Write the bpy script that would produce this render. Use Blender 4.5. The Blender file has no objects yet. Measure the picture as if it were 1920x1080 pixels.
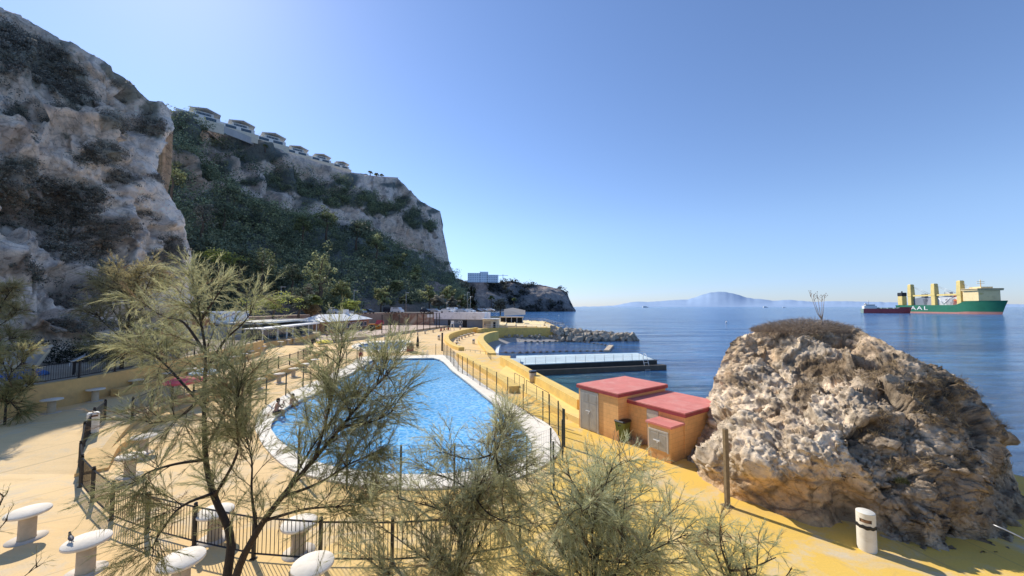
import bpy, bmesh, math, random
import numpy as np
from mathutils import Vector, Matrix, noise as mnoise
random.seed(7); rng = np.random.default_rng(11)
SC = bpy.context.scene; COL = SC.collection
PI = math.pi
# ------------------------------------------------------------------ camera model
F = 693.0; PITCH = math.atan(35/693.0); CH = 6.6; SEA = -3.5
cp, sp = math.cos(PITCH), math.sin(PITCH)
def ray(u, v):
    x = (u-960)/F; y = (540-v)/F
    return x, cp-y*sp, sp+y*cp
def G(u, v, z=0.0):
    a, b, c = ray(u, v); t = (z-CH)/c
    return Vector((a*t, b*t, z))
def D(u, v, Y):
    a, b, c = ray(u, v); t = Y/b
    return Vector((a*t, Y, CH+c*t))
def GP(pts, z=0.0): return [G(u, v, z) for u, v in pts]
def sstep(a, b, x):
    t = min(1, max(0, (x-a)/(b-a))); return t*t*(3-2*t)
def lerp(a, b, t): return a+(b-a)*t
def interp(x, xs, ys): return float(np.interp(x, xs, ys))
def smooth(pts, n=4, closed=False):
    P = [Vector(p) for p in pts]; out = []; m = len(P)
    rngi = range(m if closed else m-1)
    for i in rngi:
        if closed: a, b, c, d = P[i-1], P[i], P[(i+1) % m], P[(i+2) % m]
        else: a, b, c, d = P[max(i-1, 0)], P[i], P[i+1], P[min(i+2, m-1)]
        for k in range(n):
            t = k/n
            out.append(0.5*((2*b)+(c-a)*t+(2*a-5*b+4*c-d)*t*t+(3*b-a-3*c+d)*t**3))
    if not closed: out.append(P[-1])
    return out
def resample(P, step):
    out = [P[0].copy()]; acc = 0
    for a, b in zip(P, P[1:]):
        L = (b-a).length; pos = step-acc
        while pos <= L:
            out.append(a+(b-a)*(pos/L)); pos += step
        acc = L-(pos-step)
    return out
# ------------------------------------------------------------------ materials
def new_mat(name):
    m = bpy.data.materials.new(name); m.use_nodes = True
    return m, m.node_tree.nodes, m.node_tree.links, m.node_tree.nodes['Principled BSDF']
def mixc(N, L, fac, a, b, mode='MIX'):
    n = N.new('ShaderNodeMix'); n.data_type = 'RGBA'; n.blend_type = mode
    for sock, v in ((0, fac), (6, a), (7, b)):
        if isinstance(v, bpy.types.NodeSocket): L.new(v, n.inputs[sock])
        elif sock == 0: n.inputs[0].default_value = v
        else: n.inputs[sock].default_value = (*v, 1)
    return n.outputs[2]
def tex_noise(N, L, scale, detail=6, rough=.6, vec=None, dist=0):
    t = N.new('ShaderNodeTexNoise'); t.inputs['Scale'].default_value = scale
    t.inputs['Detail'].default_value = detail; t.inputs['Roughness'].default_value = rough
    t.inputs['Distortion'].default_value = dist
    if vec is not None: L.new(vec, t.inputs['Vector'])
    return t.outputs['Fac']
def ramp(N, L, fac, stops):
    r = N.new('ShaderNodeValToRGB'); el = r.color_ramp.elements
    el[0].position, el[0].color = stops[0][0], (*stops[0][1], 1)
    el[1].position, el[1].color = stops[1][0], (*stops[1][1], 1)
    for p, c in stops[2:]:
        e = el.new(p); e.color = (*c, 1)
    L.new(fac, r.inputs[0]); return r.outputs[0]
def geopos(N): return N.new('ShaderNodeNewGeometry').outputs['Position']
def bump(N, L, B, h, dist=.02, strength=.6):
    b = N.new('ShaderNodeBump'); b.inputs['Distance'].default_value = dist
    b.inputs['Strength'].default_value = strength
    L.new(h, b.inputs['Height']); L.new(b.outputs[0], B.inputs['Normal']); return b
MATS = {}
def mat(name, col, rough=.7, var=.15, scale=3.0, bmp=.01, metal=0, dirt=None, dscale=.7, spec=.3):
    """painted / mineral surface: large blotches, fine grain, optional dirt colour"""
    if name in MATS: return MATS[name]
    m, N, L, B = new_mat(name); pos = geopos(N)
    a = [min(1, c*(1+var)) for c in col]; b = [c*(1-var) for c in col]
    n1 = tex_noise(N, L, scale, 8, .65, pos)
    c = ramp(N, L, n1, [(.3, b), (.7, a)])
    if dirt:
        n2 = tex_noise(N, L, dscale, 10, .7, pos, .5)
        f = ramp(N, L, n2, [(.5, (0, 0, 0)), (.72, (.75, .75, .75))])
        c = mixc(N, L, f, c, dirt)
    L.new(c, B.inputs['Base Color'])
    B.inputs['Roughness'].default_value = rough; B.inputs['Metallic'].default_value = metal
    B.inputs['Specular IOR Level'].default_value = spec
    if bmp: bump(N, L, B, tex_noise(N, L, scale*14, 4, .6, pos), bmp)
    MATS[name] = m; return m
def leaf_mat(name, trans=.35, tint=(1, 1, 1), rough=.6):
    """colour comes from the leaf colour attribute, with a share of light passing through"""
    m, N, L, B = new_mat(name)
    at = N.new('ShaderNodeAttribute'); at.attribute_name = 'Col'
    c = mixc(N, L, 1.0, at.outputs['Color'], tint, 'MULTIPLY')
    L.new(c, B.inputs['Base Color']); B.inputs['Roughness'].default_value = rough
    B.inputs['Specular IOR Level'].default_value = .15
    tr = N.new('ShaderNodeBsdfTranslucent'); L.new(c, tr.inputs[0])
    mx = N.new('ShaderNodeMixShader'); mx.inputs[0].default_value = trans
    L.new(B.outputs[0], mx.inputs[1]); L.new(tr.outputs[0], mx.inputs[2])
    L.new(mx.outputs[0], N['Material Output'].inputs[0]); return m
# ------------------------------------------------------------------ mesh builder
class MB:
    def __init__(s): s.v = []; s.f = []; s.sm = []
    def add(s, vs, fs, smooth=False):
        o = len(s.v); s.v += [tuple(p) for p in vs]
        s.f += [[i+o for i in f] for f in fs]; s.sm += [smooth]*len(fs); return s
    def box(s, c, d, rz=0, bev=0):
        cx, cy, cz = c; a, b, h = d[0]/2, d[1]/2, d[2]/2; e = min(bev, a*.9, b*.9, h*.9)
        co, si = math.cos(rz), math.sin(rz); vs = []
        if e <= 0:
            P = [(-a, -b), (a, -b), (a, b), (-a, b)]
            for z in (-h, h):
                for x, y in P: vs.append((cx+x*co-y*si, cy+x*si+y*co, cz+z))
            fs = [[0, 3, 2, 1], [4, 5, 6, 7]]+[[i, (i+1) % 4, (i+1) % 4+4, i+4] for i in range(4)]
            return s.add(vs, fs)
        def ring(ia, z):
            A, Bb = a-ia, b-ia
            return [(-A+e, -Bb), (A-e, -Bb), (A, -Bb+e), (A, Bb-e), (A-e, Bb), (-A+e, Bb), (-A, Bb-e), (-A, -Bb+e)], z
        rings = [ring(e*.9, -h), ring(0, -h+e), ring(0, h-e), ring(e*.9, h)]
        for R, z in rings:
            for x, y in R: vs.append((cx+x*co-y*si, cy+x*si+y*co, cz+z))
        fs = [list(range(7, -1, -1)), list(range(24, 32))]
        for k in range(3):
            fs += [[k*8+i, k*8+(i+1) % 8, k*8+8+(i+1) % 8, k*8+8+i] for i in range(8)]
        return s.add(vs, fs)
    def tube(s, pts, r, n=6, cap=True, smooth=True):
        P = [Vector(p) for p in pts]; m = len(P)
        R = r if isinstance(r, (list, tuple)) else [r]*m
        vs = []; ref = None
        for i in range(m):
            t = (P[min(i+1, m-1)]-P[max(i-1, 0)])
            t = t.normalized() if t.length > 1e-9 else Vector((0, 0, 1))
            if ref is None or abs(ref.dot(t)) > .95:
                ref = Vector((0, 0, 1)) if abs(t.z) < .9 else Vector((1, 0, 0))
            x = ref.cross(t).normalized(); y = t.cross(x); ref = y.cross(t)*-1 if False else ref
            for k in range(n):
                a = 2*PI*k/n; vs.append(P[i]+(x*math.cos(a)+y*math.sin(a))*R[i])
        fs = [[i*n+k, i*n+(k+1) % n, (i+1)*n+(k+1) % n, (i+1)*n+k] for i in range(m-1) for k in range(n)]
        if cap: fs += [list(range(n-1, -1, -1)), list(range((m-1)*n, m*n))]
        return s.add(vs, fs, smooth)
    def lathe(s, prof, n=16, c=(0, 0, 0), smooth=True, sx=1, sy=1):
        vs = []; m = len(prof)
        for r, z in prof:
            for k in range(n):
                a = 2*PI*k/n; vs.append((c[0]+r*sx*math.cos(a), c[1]+r*sy*math.sin(a), c[2]+z))
        fs = [[i*n+k, i*n+(k+1) % n, (i+1)*n+(k+1) % n, (i+1)*n+k] for i in range(m-1) for k in range(n)]
        s.add(vs, fs, smooth)
        o = len(s.v)-m*n
        s.f += [[o+k for k in range(n-1, -1, -1)], [o+(m-1)*n+k for k in range(n)]]; s.sm += [False]*2
        return s
    def ball(s, c, r, n=10, m=7, sc=(1, 1, 1)):
        vs = []; fs = []
        for i in range(m+1):
            th = PI*i/m
            for k in range(n):
                a = 2*PI*k/n
                vs.append((c[0]+r*sc[0]*math.sin(th)*math.cos(a), c[1]+r*sc[1]*math.sin(th)*math.sin(a), c[2]-r*sc[2]*math.cos(th)))
        fs = [[i*n+k, i*n+(k+1) % n, (i+1)*n+(k+1) % n, (i+1)*n+k] for i in range(m) for k in range(n)]
        return s.add(vs, fs, True)
    def prism(s, poly, z0, z1):
        n = len(poly); a = [(p[0], p[1], z0) for p in poly]; b = [(p[0], p[1], z1) for p in poly]
        area = sum(poly[i][0]*poly[(i+1) % n][1]-poly[(i+1) % n][0]*poly[i][1] for i in range(n))
        idx = list(range(n))
        if area < 0: a.reverse(); b.reverse()
        return s.add(a+b, [idx[::-1], [i+n for i in idx]]+[[i, (i+1) % n, (i+1) % n+n, i+n] for i in range(n)])
    def extrude(s, prof, axis_pts):
        """profile list of points repeated at two ends (lists of Vectors)"""
        n = len(prof[0]); vs = [p for r in prof for p in r]; m = len(prof)
        fs = [[i*n+k, i*n+(k+1) % n, (i+1)*n+(k+1) % n, (i+1)*n+k] for i in range(m-1) for k in range(n)]
        fs += [list(range(n-1, -1, -1)), list(range((m-1)*n, m*n))]
        return s.add(vs, fs)
    def wall(s, pts, th, z0, z1, side=0.0):
        """wall along a polyline; z0/z1 numbers or lists; side shifts it (-1..1)"""
        P = [Vector((p[0], p[1], 0)) for p in pts]; m = len(P)
        Z0 = z0 if isinstance(z0, list) else [z0]*m; Z1 = z1 if isinstance(z1, list) else [z1]*m
        vs = []
        for i in range(m):
            t = (P[min(i+1, m-1)]-P[max(i-1, 0)]).normalized(); nn = Vector((-t.y, t.x, 0))
            a = P[i]+nn*th*(.5+side*.5); b = P[i]-nn*th*(.5-side*.5)
            vs += [(a.x, a.y, Z0[i]), (b.x, b.y, Z0[i]), (b.x, b.y, Z1[i]), (a.x, a.y, Z1[i])]
        fs = [[i*4+k, (i+1)*4+k, (i+1)*4+(k+1) % 4, i*4+(k+1) % 4] for i in range(m-1) for k in range(4)]
        fs += [[3, 2, 1, 0][::-1], [(m-1)*4+k for k in (3, 2, 1, 0)]]
        return s.add(vs, fs)
    def mesh(s, name):
        me = bpy.data.meshes.new(name); me.from_pydata(s.v, [], s.f)
        me.polygons.foreach_set('use_smooth', s.sm); me.update()
        bm = bmesh.new(); bm.from_mesh(me); bmesh.ops.recalc_face_normals(bm, faces=bm.faces); bm.to_mesh(me); bm.free()
        return me
def link(name, me, m=None, parent=None):
    o = bpy.data.objects.new(name, me); COL.objects.link(o)
    if m is not None and me is not None and not me.materials: me.materials.append(m)
    if parent is not None: o.parent = parent
    return o
def obj(name, mb, m, parent=None): return link(name, mb.mesh(name), m, parent)
def tag(o, label=None, cat=None, group=None, kind=None):
    if label: o['label'] = label
    if cat: o['category'] = cat
    if group: o['group'] = group
    if kind: o['kind'] = kind
    return o
def struct(name, mb, m): return tag(obj(name, mb, m) if isinstance(mb, MB) else link(name, mb, m), kind='structure')
def thing(name, label, cat, loc=(0, 0, 0), rz=0, group=None):
    o = bpy.data.objects.new(name, None); COL.objects.link(o); o.empty_display_size = .2
    o.location = loc; o.rotation_euler = (0, 0, rz); return tag(o, label, cat, group)
def dup(root, loc, rz=None, label=None, group=None, scale=None):
    r = root.copy(); COL.objects.link(r); r.location = loc
    if rz is not None: r.rotation_euler = (0, 0, rz)
    if label: r['label'] = label
    if group: r['group'] = group
    if scale is not None: r.scale = (scale,)*3 if not isinstance(scale, tuple) else scale
    for ch in list(root.children):
        c = ch.copy(); COL.objects.link(c); c.parent = r
        for g in list(ch.children):
            d = g.copy(); COL.objects.link(d); d.parent = c
    return r
def mesh_np(name, V, Q, col=None, smooth=False):
    me = bpy.data.meshes.new(name); n = len(V); q = len(Q); k = Q.shape[1]
    me.vertices.add(n); me.vertices.foreach_set('co', np.asarray(V, np.float32).ravel())
    me.loops.add(q*k); me.loops.foreach_set('vertex_index', np.asarray(Q, np.int32).ravel())
    me.polygons.add(q); me.polygons.foreach_set('loop_start', np.arange(0, q*k, k, dtype=np.int32))
    me.polygons.foreach_set('use_smooth', np.full(q, smooth))
    if col is not None:
        a = me.color_attributes.new('Col', 'FLOAT_COLOR', 'POINT')
        c4 = np.ones((n, 4), np.float32); c4[:, :3] = col; a.data.foreach_set('color', c4.ravel())
    me.update(calc_edges=True); me.validate(); return me
def quads(C, size, col, flat=0.0, asp=(.5, 1.0)):
    """leaf faces at centres C (n,3); size (n,), colour (n,3)"""
    n = len(C); a = rng.normal(size=(n, 3)); a[:, 2] *= (1-flat*.7)
    a /= np.linalg.norm(a, axis=1)[:, None]
    b = rng.normal(size=(n, 3)); b = np.cross(a, b); b /= np.linalg.norm(b, axis=1)[:, None]
    s = np.asarray(size)[:, None]*.5; w = rng.uniform(asp[0], asp[1], (n, 1))
    V = np.stack([C-a*s, C+b*s*w*.8, C+a*s, C-b*s*w*.8], 1).reshape(-1, 3)
    return V, np.arange(n*4).reshape(n, 4), np.repeat(col, 4, 0)
def text_mesh(txt, size, m, depth=.02):
    cu = bpy.data.curves.new('text', 'FONT'); cu.body = txt; cu.size = size; cu.extrude = depth
    cu.align_x = 'CENTER'; cu.align_y = 'CENTER'; cu.resolution_u = 3
    o = bpy.data.objects.new('text', cu); COL.objects.link(o)
    dg = bpy.context.evaluated_depsgraph_get(); me = bpy.data.meshes.new_from_object(o.evaluated_get(dg))
    bpy.data.objects.remove(o); me.materials.clear(); me.materials.append(m); return me
def letters(txt, size, m, par, loc, sx=1.0, adv=.68):
    n = len(txt)
    for k, ch in enumerate(txt):
        if ch == ' ': continue
        o = link('letter', text_mesh(ch, size, m, .01), None, par); o.location = (loc[0]+(k-(n-1)/2)*size*adv*sx, loc[1], loc[2]); o.rotation_euler = (PI/2, 0, 0); o.scale = (sx, 1, 1)
ORD = ['first', 'second', 'third', 'fourth', 'fifth', 'sixth', 'seventh', 'eighth', 'ninth', 'tenth', 'eleventh', 'twelfth', 'thirteenth', 'fourteenth', 'fifteenth', 'sixteenth']
# ------------------------------------------------------------------ render, camera, light
cam_d = bpy.data.cameras.new('camera'); cam = bpy.data.objects.new('camera', cam_d); COL.objects.link(cam)
cam.location = (0, 0, CH); cam.rotation_euler = (PI/2+PITCH, 0, 0)
cam_d.sensor_width = 36; cam_d.lens = F/1920*36; cam_d.clip_start = .1; cam_d.clip_end = 80000
SC.camera = cam
SC.view_settings.view_transform = 'Standard'; SC.view_settings.look = 'None'; SC.view_settings.exposure = 0
AZ, EL = math.radians(45), math.radians(39.5)
sdir = Vector((-math.sin(AZ)*math.cos(EL), math.cos(AZ)*math.cos(EL), math.sin(EL)))
sl = bpy.data.lights.new('sun', 'SUN'); sl.energy = 5.3; sl.angle = math.radians(.53); sl.color = (1, .95, .86)
so = bpy.data.objects.new('sun', sl); COL.objects.link(so); so.rotation_euler = sdir.to_track_quat('Z', 'Y').to_euler(); so.location = (-40, 40, 60)
W = bpy.data.worlds.new('World'); SC.world = W; W.use_nodes = True
wn, wl = W.node_tree.nodes, W.node_tree.links
sky = wn.new('ShaderNodeTexSky'); sky.sky_type = 'NISHITA'; sky.sun_disc = False
sky.sun_elevation = EL; sky.sun_rotation = -AZ; sky.altitude = 0; sky.air_density = 1.0; sky.dust_density = .15; sky.ozone_density = 2.0
tn = wn.new('ShaderNodeMix'); tn.data_type = 'RGBA'; tn.blend_type = 'MULTIPLY'; tn.inputs[0].default_value = 1; tn.inputs[7].default_value = (.84, .92, 1.24, 1)
wc = wn.new('ShaderNodeTexCoord'); ws = wn.new('ShaderNodeSeparateXYZ'); wl.new(wc.outputs['Generated'], ws.inputs[0])
wm = wn.new('ShaderNodeMapRange'); wm.inputs[1].default_value = -.02; wm.inputs[2].default_value = .22; wm.interpolation_type = 'SMOOTHSTEP'; wl.new(ws.outputs[2], wm.inputs[0])
hz_ = wn.new('ShaderNodeMix'); hz_.data_type = 'RGBA'; hz_.inputs[6].default_value = (.60, .72, 1.12, 1); hz_.inputs[7].default_value = (.95, 1.02, 1.2, 1); wl.new(wm.outputs[0], hz_.inputs[0]); wl.new(hz_.outputs[2], tn.inputs[7])
wl.new(sky.outputs[0], tn.inputs[6]); wl.new(tn.outputs[2], wn['Background'].inputs[0]); wn['Background'].inputs[1].default_value = .15
SC.cycles.max_bounces = 6; SC.cycles.transparent_max_bounces = 8
# ------------------------------------------------------------------ shared materials
M_table = mat('table_concrete', (.78, .69, .56), .8, .1, 5, .01, dirt=(.5, .44, .35))
M_pedestal = mat('pedestal_concrete', (.56, .44, .29), .85, .14, 4, .01, dirt=(.42, .33, .22))
M_black = mat('black_iron', (.022, .02, .02), .5, .3, 8, .004)
M_green_fence = mat('green_post_paint', (.03, .04, .035), .5, .3, 8, 0)
M_ywall = mat('yellow_wall_paint', (.66, .43, .17), .85, .12, 1.2, .02, dirt=(.42, .28, .14), dscale=.6)
M_ywall2 = mat('yellow_sea_wall_paint', (.78, .54, .16), .85, .1, 1.2, .02, dirt=(.52, .36, .16), dscale=.8)
M_white = mat('white_paint', (.78, .77, .74), .6, .06, 2, .005, dirt=(.5, .48, .44))
M_cream = mat('cream_plaster', (.68, .6, .46), .8, .1, 1.5, .01, dirt=(.45, .38, .28))
M_dark = mat('dark_opening', (.02, .022, .026), .5, .3, 2, 0)
M_glass = mat('window_glass', (.06, .09, .11), .08, .3, .6, 0, spec=.6)
M_steel = mat('grey_steel', (.42, .42, .42), .4, .1, 4, 0, metal=.5)
M_bark = mat('tamarisk_bark', (.05, .036, .027), .9, .35, 12, .02)
M_trunk = mat('brown_trunk', (.12, .09, .065), .9, .35, 6, .03)
M_black_plastic = mat('black_plastic', (.02, .02, .022), .35, .2, 5, 0)
M_rubber = mat('black_rubber', (.015, .015, .015), .8, .2, 5, 0)
M_tan = mat('tan_concrete', (.5, .4, .28), .9, .15, 1.2, .02, dirt=(.34, .27, .2))
# ================================================================== GROUND AND SEA
def ground_mat():
    m, N, L, B = new_mat('yellow_paving'); pos = geopos(N)
    sx = N.new('ShaderNodeSeparateXYZ'); L.new(pos, sx.inputs[0])
    n0 = tex_noise(N, L, .12, 4, .5, pos)
    mr = N.new('ShaderNodeMapRange'); mr.inputs[1].default_value = -9; mr.inputs[2].default_value = 2
    L.new(sx.outputs[0], mr.inputs[0])
    peach = ramp(N, L, n0, [(.3, (.80, .56, .27)), (.7, (.88, .66, .37))])
    yel = ramp(N, L, n0, [(.3, (.80, .52, .11)), (.7, (.88, .62, .17))])
    c = mixc(N, L, mr.outputs[0], peach, yel)
    worn = ramp(N, L, tex_noise(N, L, .55, 12, .72, pos, .8), [(.50, (0, 0, 0)), (.66, (.9, .9, .9))])
    c = mixc(N, L, worn, c, (.66, .57, .42))
    cr = N.new('ShaderNodeTexVoronoi'); cr.feature = 'DISTANCE_TO_EDGE'; cr.inputs['Scale'].default_value = .23; L.new(pos, cr.inputs['Vector'])
    c = mixc(N, L, ramp(N, L, cr.outputs['Distance'], [(0, (.5, .5, .5)), (.006, (0, 0, 0))]), c, (.4, .29, .15))
    c = mixc(N, L, ramp(N, L, tex_noise(N, L, 1.7, 10, .75, pos, 1.0), [(.58, (0, 0, 0)), (.72, (.4, .4, .4))]), c, (.5, .36, .2))
    st = N.new('ShaderNodeMapping'); st.inputs['Scale'].default_value = (.25, 1.6, 1); st.inputs['Rotation'].default_value = (0, 0, .5); L.new(pos, st.inputs[0])
    str_ = ramp(N, L, tex_noise(N, L, .8, 8, .7, st.outputs[0]), [(.5, (0, 0, 0)), (.75, (.5, .5, .5))])
    c = mixc(N, L, str_, c, (.6, .42, .2))
    g = tex_noise(N, L, 22, 4, .7, pos)
    c = mixc(N, L, .22, c, ramp(N, L, g, [(.3, (.45, .3, .14)), (.7, (1, .85, .6))]), 'MULTIPLY')
    L.new(c, B.inputs['Base Color']); B.inputs['Roughness'].default_value = .9; B.inputs['Specular IOR Level'].default_value = .12
    bump(N, L, B, g, .012); return m
M_ground = ground_mat()
def crisp(P, ab):
    n = len(P)   # samples 0..5 run along the far edge: make it straight, ease the two corners
    for k in range(6): P[k] = ab[0].lerp(ab[1], k/5)
    return P
POOL_IN = [(712, 673), (813, 672), (850, 697), (905, 740), (950, 778), (985, 812), (998, 838), (985, 860), (930, 880), (850, 889), (760, 892),
           (650, 882), (570, 860), (532, 834), (514, 815), (508, 800), (520, 780), (551, 757), (611, 729), (678, 689)]
POOL_OUT = [(690, 669), (832, 666), (868, 694), (930, 738), (985, 772), (1030, 800), (1050, 832), (1038, 862), (970, 898), (860, 915), (750, 919),
            (640, 908), (545, 882), (500, 845), (482, 815), (478, 796), (492, 770), (530, 744), (590, 716), (655, 685)]
pin = crisp(smooth(GP(POOL_IN), 5, True), GP(POOL_IN[:2])); pout = crisp(smooth(GP(POOL_OUT), 5, True), GP(POOL_OUT[:2]))
# corner of the far edge kept crisp by straightening
KID_IN = [(672, 648), (695, 643.5), (730, 641.5), (761, 641), (757, 652), (735, 656.5), (700, 656.5), (680, 653)]
KID_OUT = [(660, 648), (690, 640.5), (730, 639), (768, 638.5), (764, 656), (738, 661), (695, 661), (668, 656)]
kin = smooth(GP(KID_IN), 4, True); kout = smooth(GP(KID_OUT), 4, True)
WALL1 = [(-3.0, 51), (-7.6, 56), (-9.4, 60), (-11.8, 68), (-13.7, 78), (-14.2, 86), (-13.2, 97), (-10.4, 109.5)]
LAND = [(-90, -14), (40, -14), (40, 8), (22, 12), (13, 24), (9.5, 27), (4.3, 24.8), (4.2, 22.8), (-.6, 40), (-.2, 50)] + WALL1 + [(-7, 112), (15, 113), (15, 166), (-4, 172), (-4, 260), (-120, 260), (-120, 100)]
def fill_sheet(outer, holes, z, depth):
    bm = bmesh.new(); loops = []
    for lp in [outer]+holes:
        vs = [bm.verts.new((p[0], p[1], z)) for p in lp]
        es = [bm.edges.new((vs[i], vs[(i+1) % len(vs)])) for i in range(len(vs))]; loops.append((vs, es))
    bmesh.ops.triangle_fill(bm, use_beauty=True, edges=[e for _, es in loops for e in es])
    for f in bm.faces:
        if f.normal.z < 0: f.normal_flip()
    for vs, es in loops[:1]:
        low = [bm.verts.new((v.co.x, v.co.y, z-depth)) for v in vs]
        for i in range(len(vs)):
            j = (i+1) % len(vs); bm.faces.new((vs[j], vs[i], low[i], low[j]))
    me = bpy.data.meshes.new('sheet'); bm.to_mesh(me); bm.free(); return me
struct('ground', fill_sheet(LAND, [[p for p in pout], [p for p in kout]], 0, 6), M_ground)
# terrace: raised paving on the left that ramps down to the near ground
def zt(Y): return .55*sstep(14.4, 18.8, Y)
STEP = [(156, 902), (163, 882), (172, 862), (190, 841), (212, 820), (247, 790), (283, 772), (350, 743), (427, 718), (491, 705), (540, 688), (570, 675), (592, 662), (612, 648)]
st_w = smooth([G(u, v, .55*sstep(915, 835, v)) for u, v in STEP], 5)
n_st = len(st_w)
outer = [Vector((lerp(-27.5, -37.5, sstep(30, 60, p.y))-.5, p.y, 0)) for p in st_w]
tv = []; tf = []; K = 8
for i, (a, b) in enumerate(zip(st_w, outer)):
    for k in range(K+1):
        q = a.lerp(b, k/K); tv.append((q.x, q.y, .006+zt(q.y)-.05*(1-sstep(14.4, 15.6, q.y))))
for i in range(n_st-1):
    for k in range(K): tf.append([i*(K+1)+k, i*(K+1)+k+1, (i+1)*(K+1)+k+1, (i+1)*(K+1)+k])
mb = MB(); mb.add(tv, tf); struct('terrace_paving', mb, M_ground)
t = obj('step_wall', MB().wall(st_w, .32, -.05, [.02+zt(p.y) for p in st_w]), M_ywall)
tag(t, 'curved yellow step wall below the black railing, left of the large pool', 'wall')
S2 = smooth([G(u, v, 0) for u, v in [(203, 882), (222, 850), (245, 836), (262, 828), (270, 812), (300, 795), (345, 775), (400, 750), (450, 735)]], 5)
t = obj('low_step', MB().wall(S2, .9, -.05, [.05+.27*sstep(-3, 6, i) for i in range(len(S2))], side=1), M_ywall)
tag(t, 'lower curved yellow step inside the terrace, ending in a point behind the front railing', 'step')
# upper promenade and its retaining wall
RW = [Vector(p) for p in [(-30.5, 10, 0), (-28.6, 16, 0), (-27.4, 20.8, 0), (-27.6, 27, 0), (-29.3, 33.9, 0), (-31.9, 45.3, 0), (-33.6, 50, 0)]]
RWs = smooth(RW, 6)
t = obj('retaining_wall', MB().wall(RWs, .35, 0, 2.1), M_ywall); tag(t, 'tall yellow retaining wall at the left carrying the long black railing', 'wall')
mb = MB(); mb.prism([(p.x-.05, p.y) for p in RWs]+[(-36, 50), (-75, 60), (-75, 5), (-40, 4)], -.2, 2.05)
struct('upper_promenade', mb, mat('upper_paving', (.36, .29, .21), .9, .15, .8, .01, dirt=(.28, .23, .18)))
BW = smooth([Vector(p) for p in [(-27.0, 25.2, 0), (-27.2, 27.6, 0), (-28.8, 34, 0), (-31.3, 45.4, 0)]], 5)
t = obj('bench_step', MB().wall(BW, .55, .4, 1.05, side=-1), M_ywall); tag(t, 'long yellow bench step at the foot of the tall left retaining wall', 'step')
CW = smooth([G(u, v, .55) for u, v in [(487, 662), (500, 652), (520, 648), (550, 642), (577, 637), (596, 631)]], 4)
t = obj('cafe_wall', MB().wall(CW, .3, .4, 1.35), M_ywall); tag(t, 'low curved yellow wall in front of the white-posted beach cafe', 'wall')
mb = MB(); mb.prism([(p.x, p.y) for p in CW]+[(-43, 84), (-56, 84), (-56, 50), (-36, 50)], 0, 1.25); struct('cafe_floor', mb, M_tan)
# playground terrace behind the paddling pool
PW = smooth([G(u, v, 0) for u, v in [(598, 646), (625, 643), (680, 636.5), (743, 628), (800, 619.5), (852, 612)]], 4)
t = obj('playground_wall', MB().wall(PW, .4, 0, .6), M_tan); tag(t, 'long low tan wall between the playground and the paddling pool', 'wall')
mb = MB(); mb.prism([(p.x, p.y) for p in PW]+[(-26, 122), (-52, 122), (-52, 84), (-43, 84), (-37, 70)], 0, .56)
struct('playground_paving', mb, mat('playground_paving', (.55, .42, .33), .9, .15, .5, .01, dirt=(.42, .3, .26)))
# road embankment
ROAD = [(-75, 62), (-53, 66), (-53, 104), (-41, 129), (-8, 117), (-9, 130), (-16, 160), (-24, 200), (-22, 258), (-130, 258), (-130, 90)]
mb = MB(); mb.prism(ROAD, -.2, 4.5); struct('road_embankment', mb, mat('retaining_stone', (.36, .25, .19), .9, .2, .5, .05, dirt=(.3, .2, .15)))
mb = MB(); mb.prism([(-74, 66), (-56, 70), (-56, 104), (-43, 131.5), (-9.5, 120), (-11, 131), (-18, 160), (-26, 200), (-26, 250), (-60, 250), (-90, 130)], 4.45, 4.51)
struct('road', mb, mat('asphalt', (.06, .06, .062), .9, .2, .5, .01))
# seaside walkway, lower promenade and walls
RWK = [(4.2, 22.8), (-.6, 40), (-2.6, 43), (-3.6, 40.5), (-1.2, 31), (1.1, 24.5), (2.9, 19.6)]
rw = [G(*p) for p in [(1088, 798), (1040, 775), (1015, 762), (985, 745)]]
mb = MB(); mb.prism([(4.15, 22.8)]+[(p.x, p.y) for p in rw]+[(-1.3, 34.8), (-.6, 40)], -.05, .36)
struct('sea_walkway', mb, mat('walkway_paint', (.84, .6, .2), .9, .1, .6, .01, dirt=(.66, .48, .22)))
SW = [G(u, v, .95) for u, v in [(1086, 749), (1040, 724), (1000, 702), (965, 682), (940, 668.5)]]
t = obj('sea_wall', MB().wall(smooth(SW, 3), .75, -4, .95, side=-.6), M_ywall2); tag(t, 'thick yellow parapet wall running from the orange sheds toward the jetty', 'wall')
BN = [G(u, v, .5) for u, v in [(965, 724), (950, 712), (925, 697), (900, 682), (880, 671), (862, 661)]]
t = obj('seat_wall', MB().wall(smooth(BN, 3), .9, -.05, .5), M_ywall2); tag(t, 'long low yellow seat wall beside the pool fence on the sea side', 'wall')
W1 = smooth([Vector((*p, 0)) for p in WALL1[1:]], 5)
t = obj('plaza_wall', MB().wall(W1, .9, -2, .5), M_ywall2); tag(t, 'curved yellow plaza wall with small tables along its inner foot', 'wall')
W2p = smooth([G(u, v, -.25) for u, v in [(922, 662), (916, 653), (906, 643), (901, 635), (904, 629), (915, 624), (931, 621)]], 4)
W2 = [(p.x, p.y) for p in W2p]
mb = MB(); mb.prism([(-.2, 50)]+[(-3, 51), (-7.6, 56)]+WALL1[2:]+W2[::-1]+[(W2[0][0]+1.5, W2[0][1]-4)], -6, -.8); struct('lower_promenade', mb, M_ground)
t = obj('beach_wall', MB().wall(W2p, 1.3, -5, -.25), M_ywall2); tag(t, 'curved yellow sea wall bounding the grey sand beach', 'wall')
mb = MB(); mb.prism([(-.7, 40), (-3.2, 42.5), (-3.6, 51), (-.2, 50.5), (3.2, 57.5), (5, 69.5), (-1, 69), (-2.2, 60), (-.2, 50.5), (3.2, 45)][:9], -4, -.35) if False else None
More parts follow.
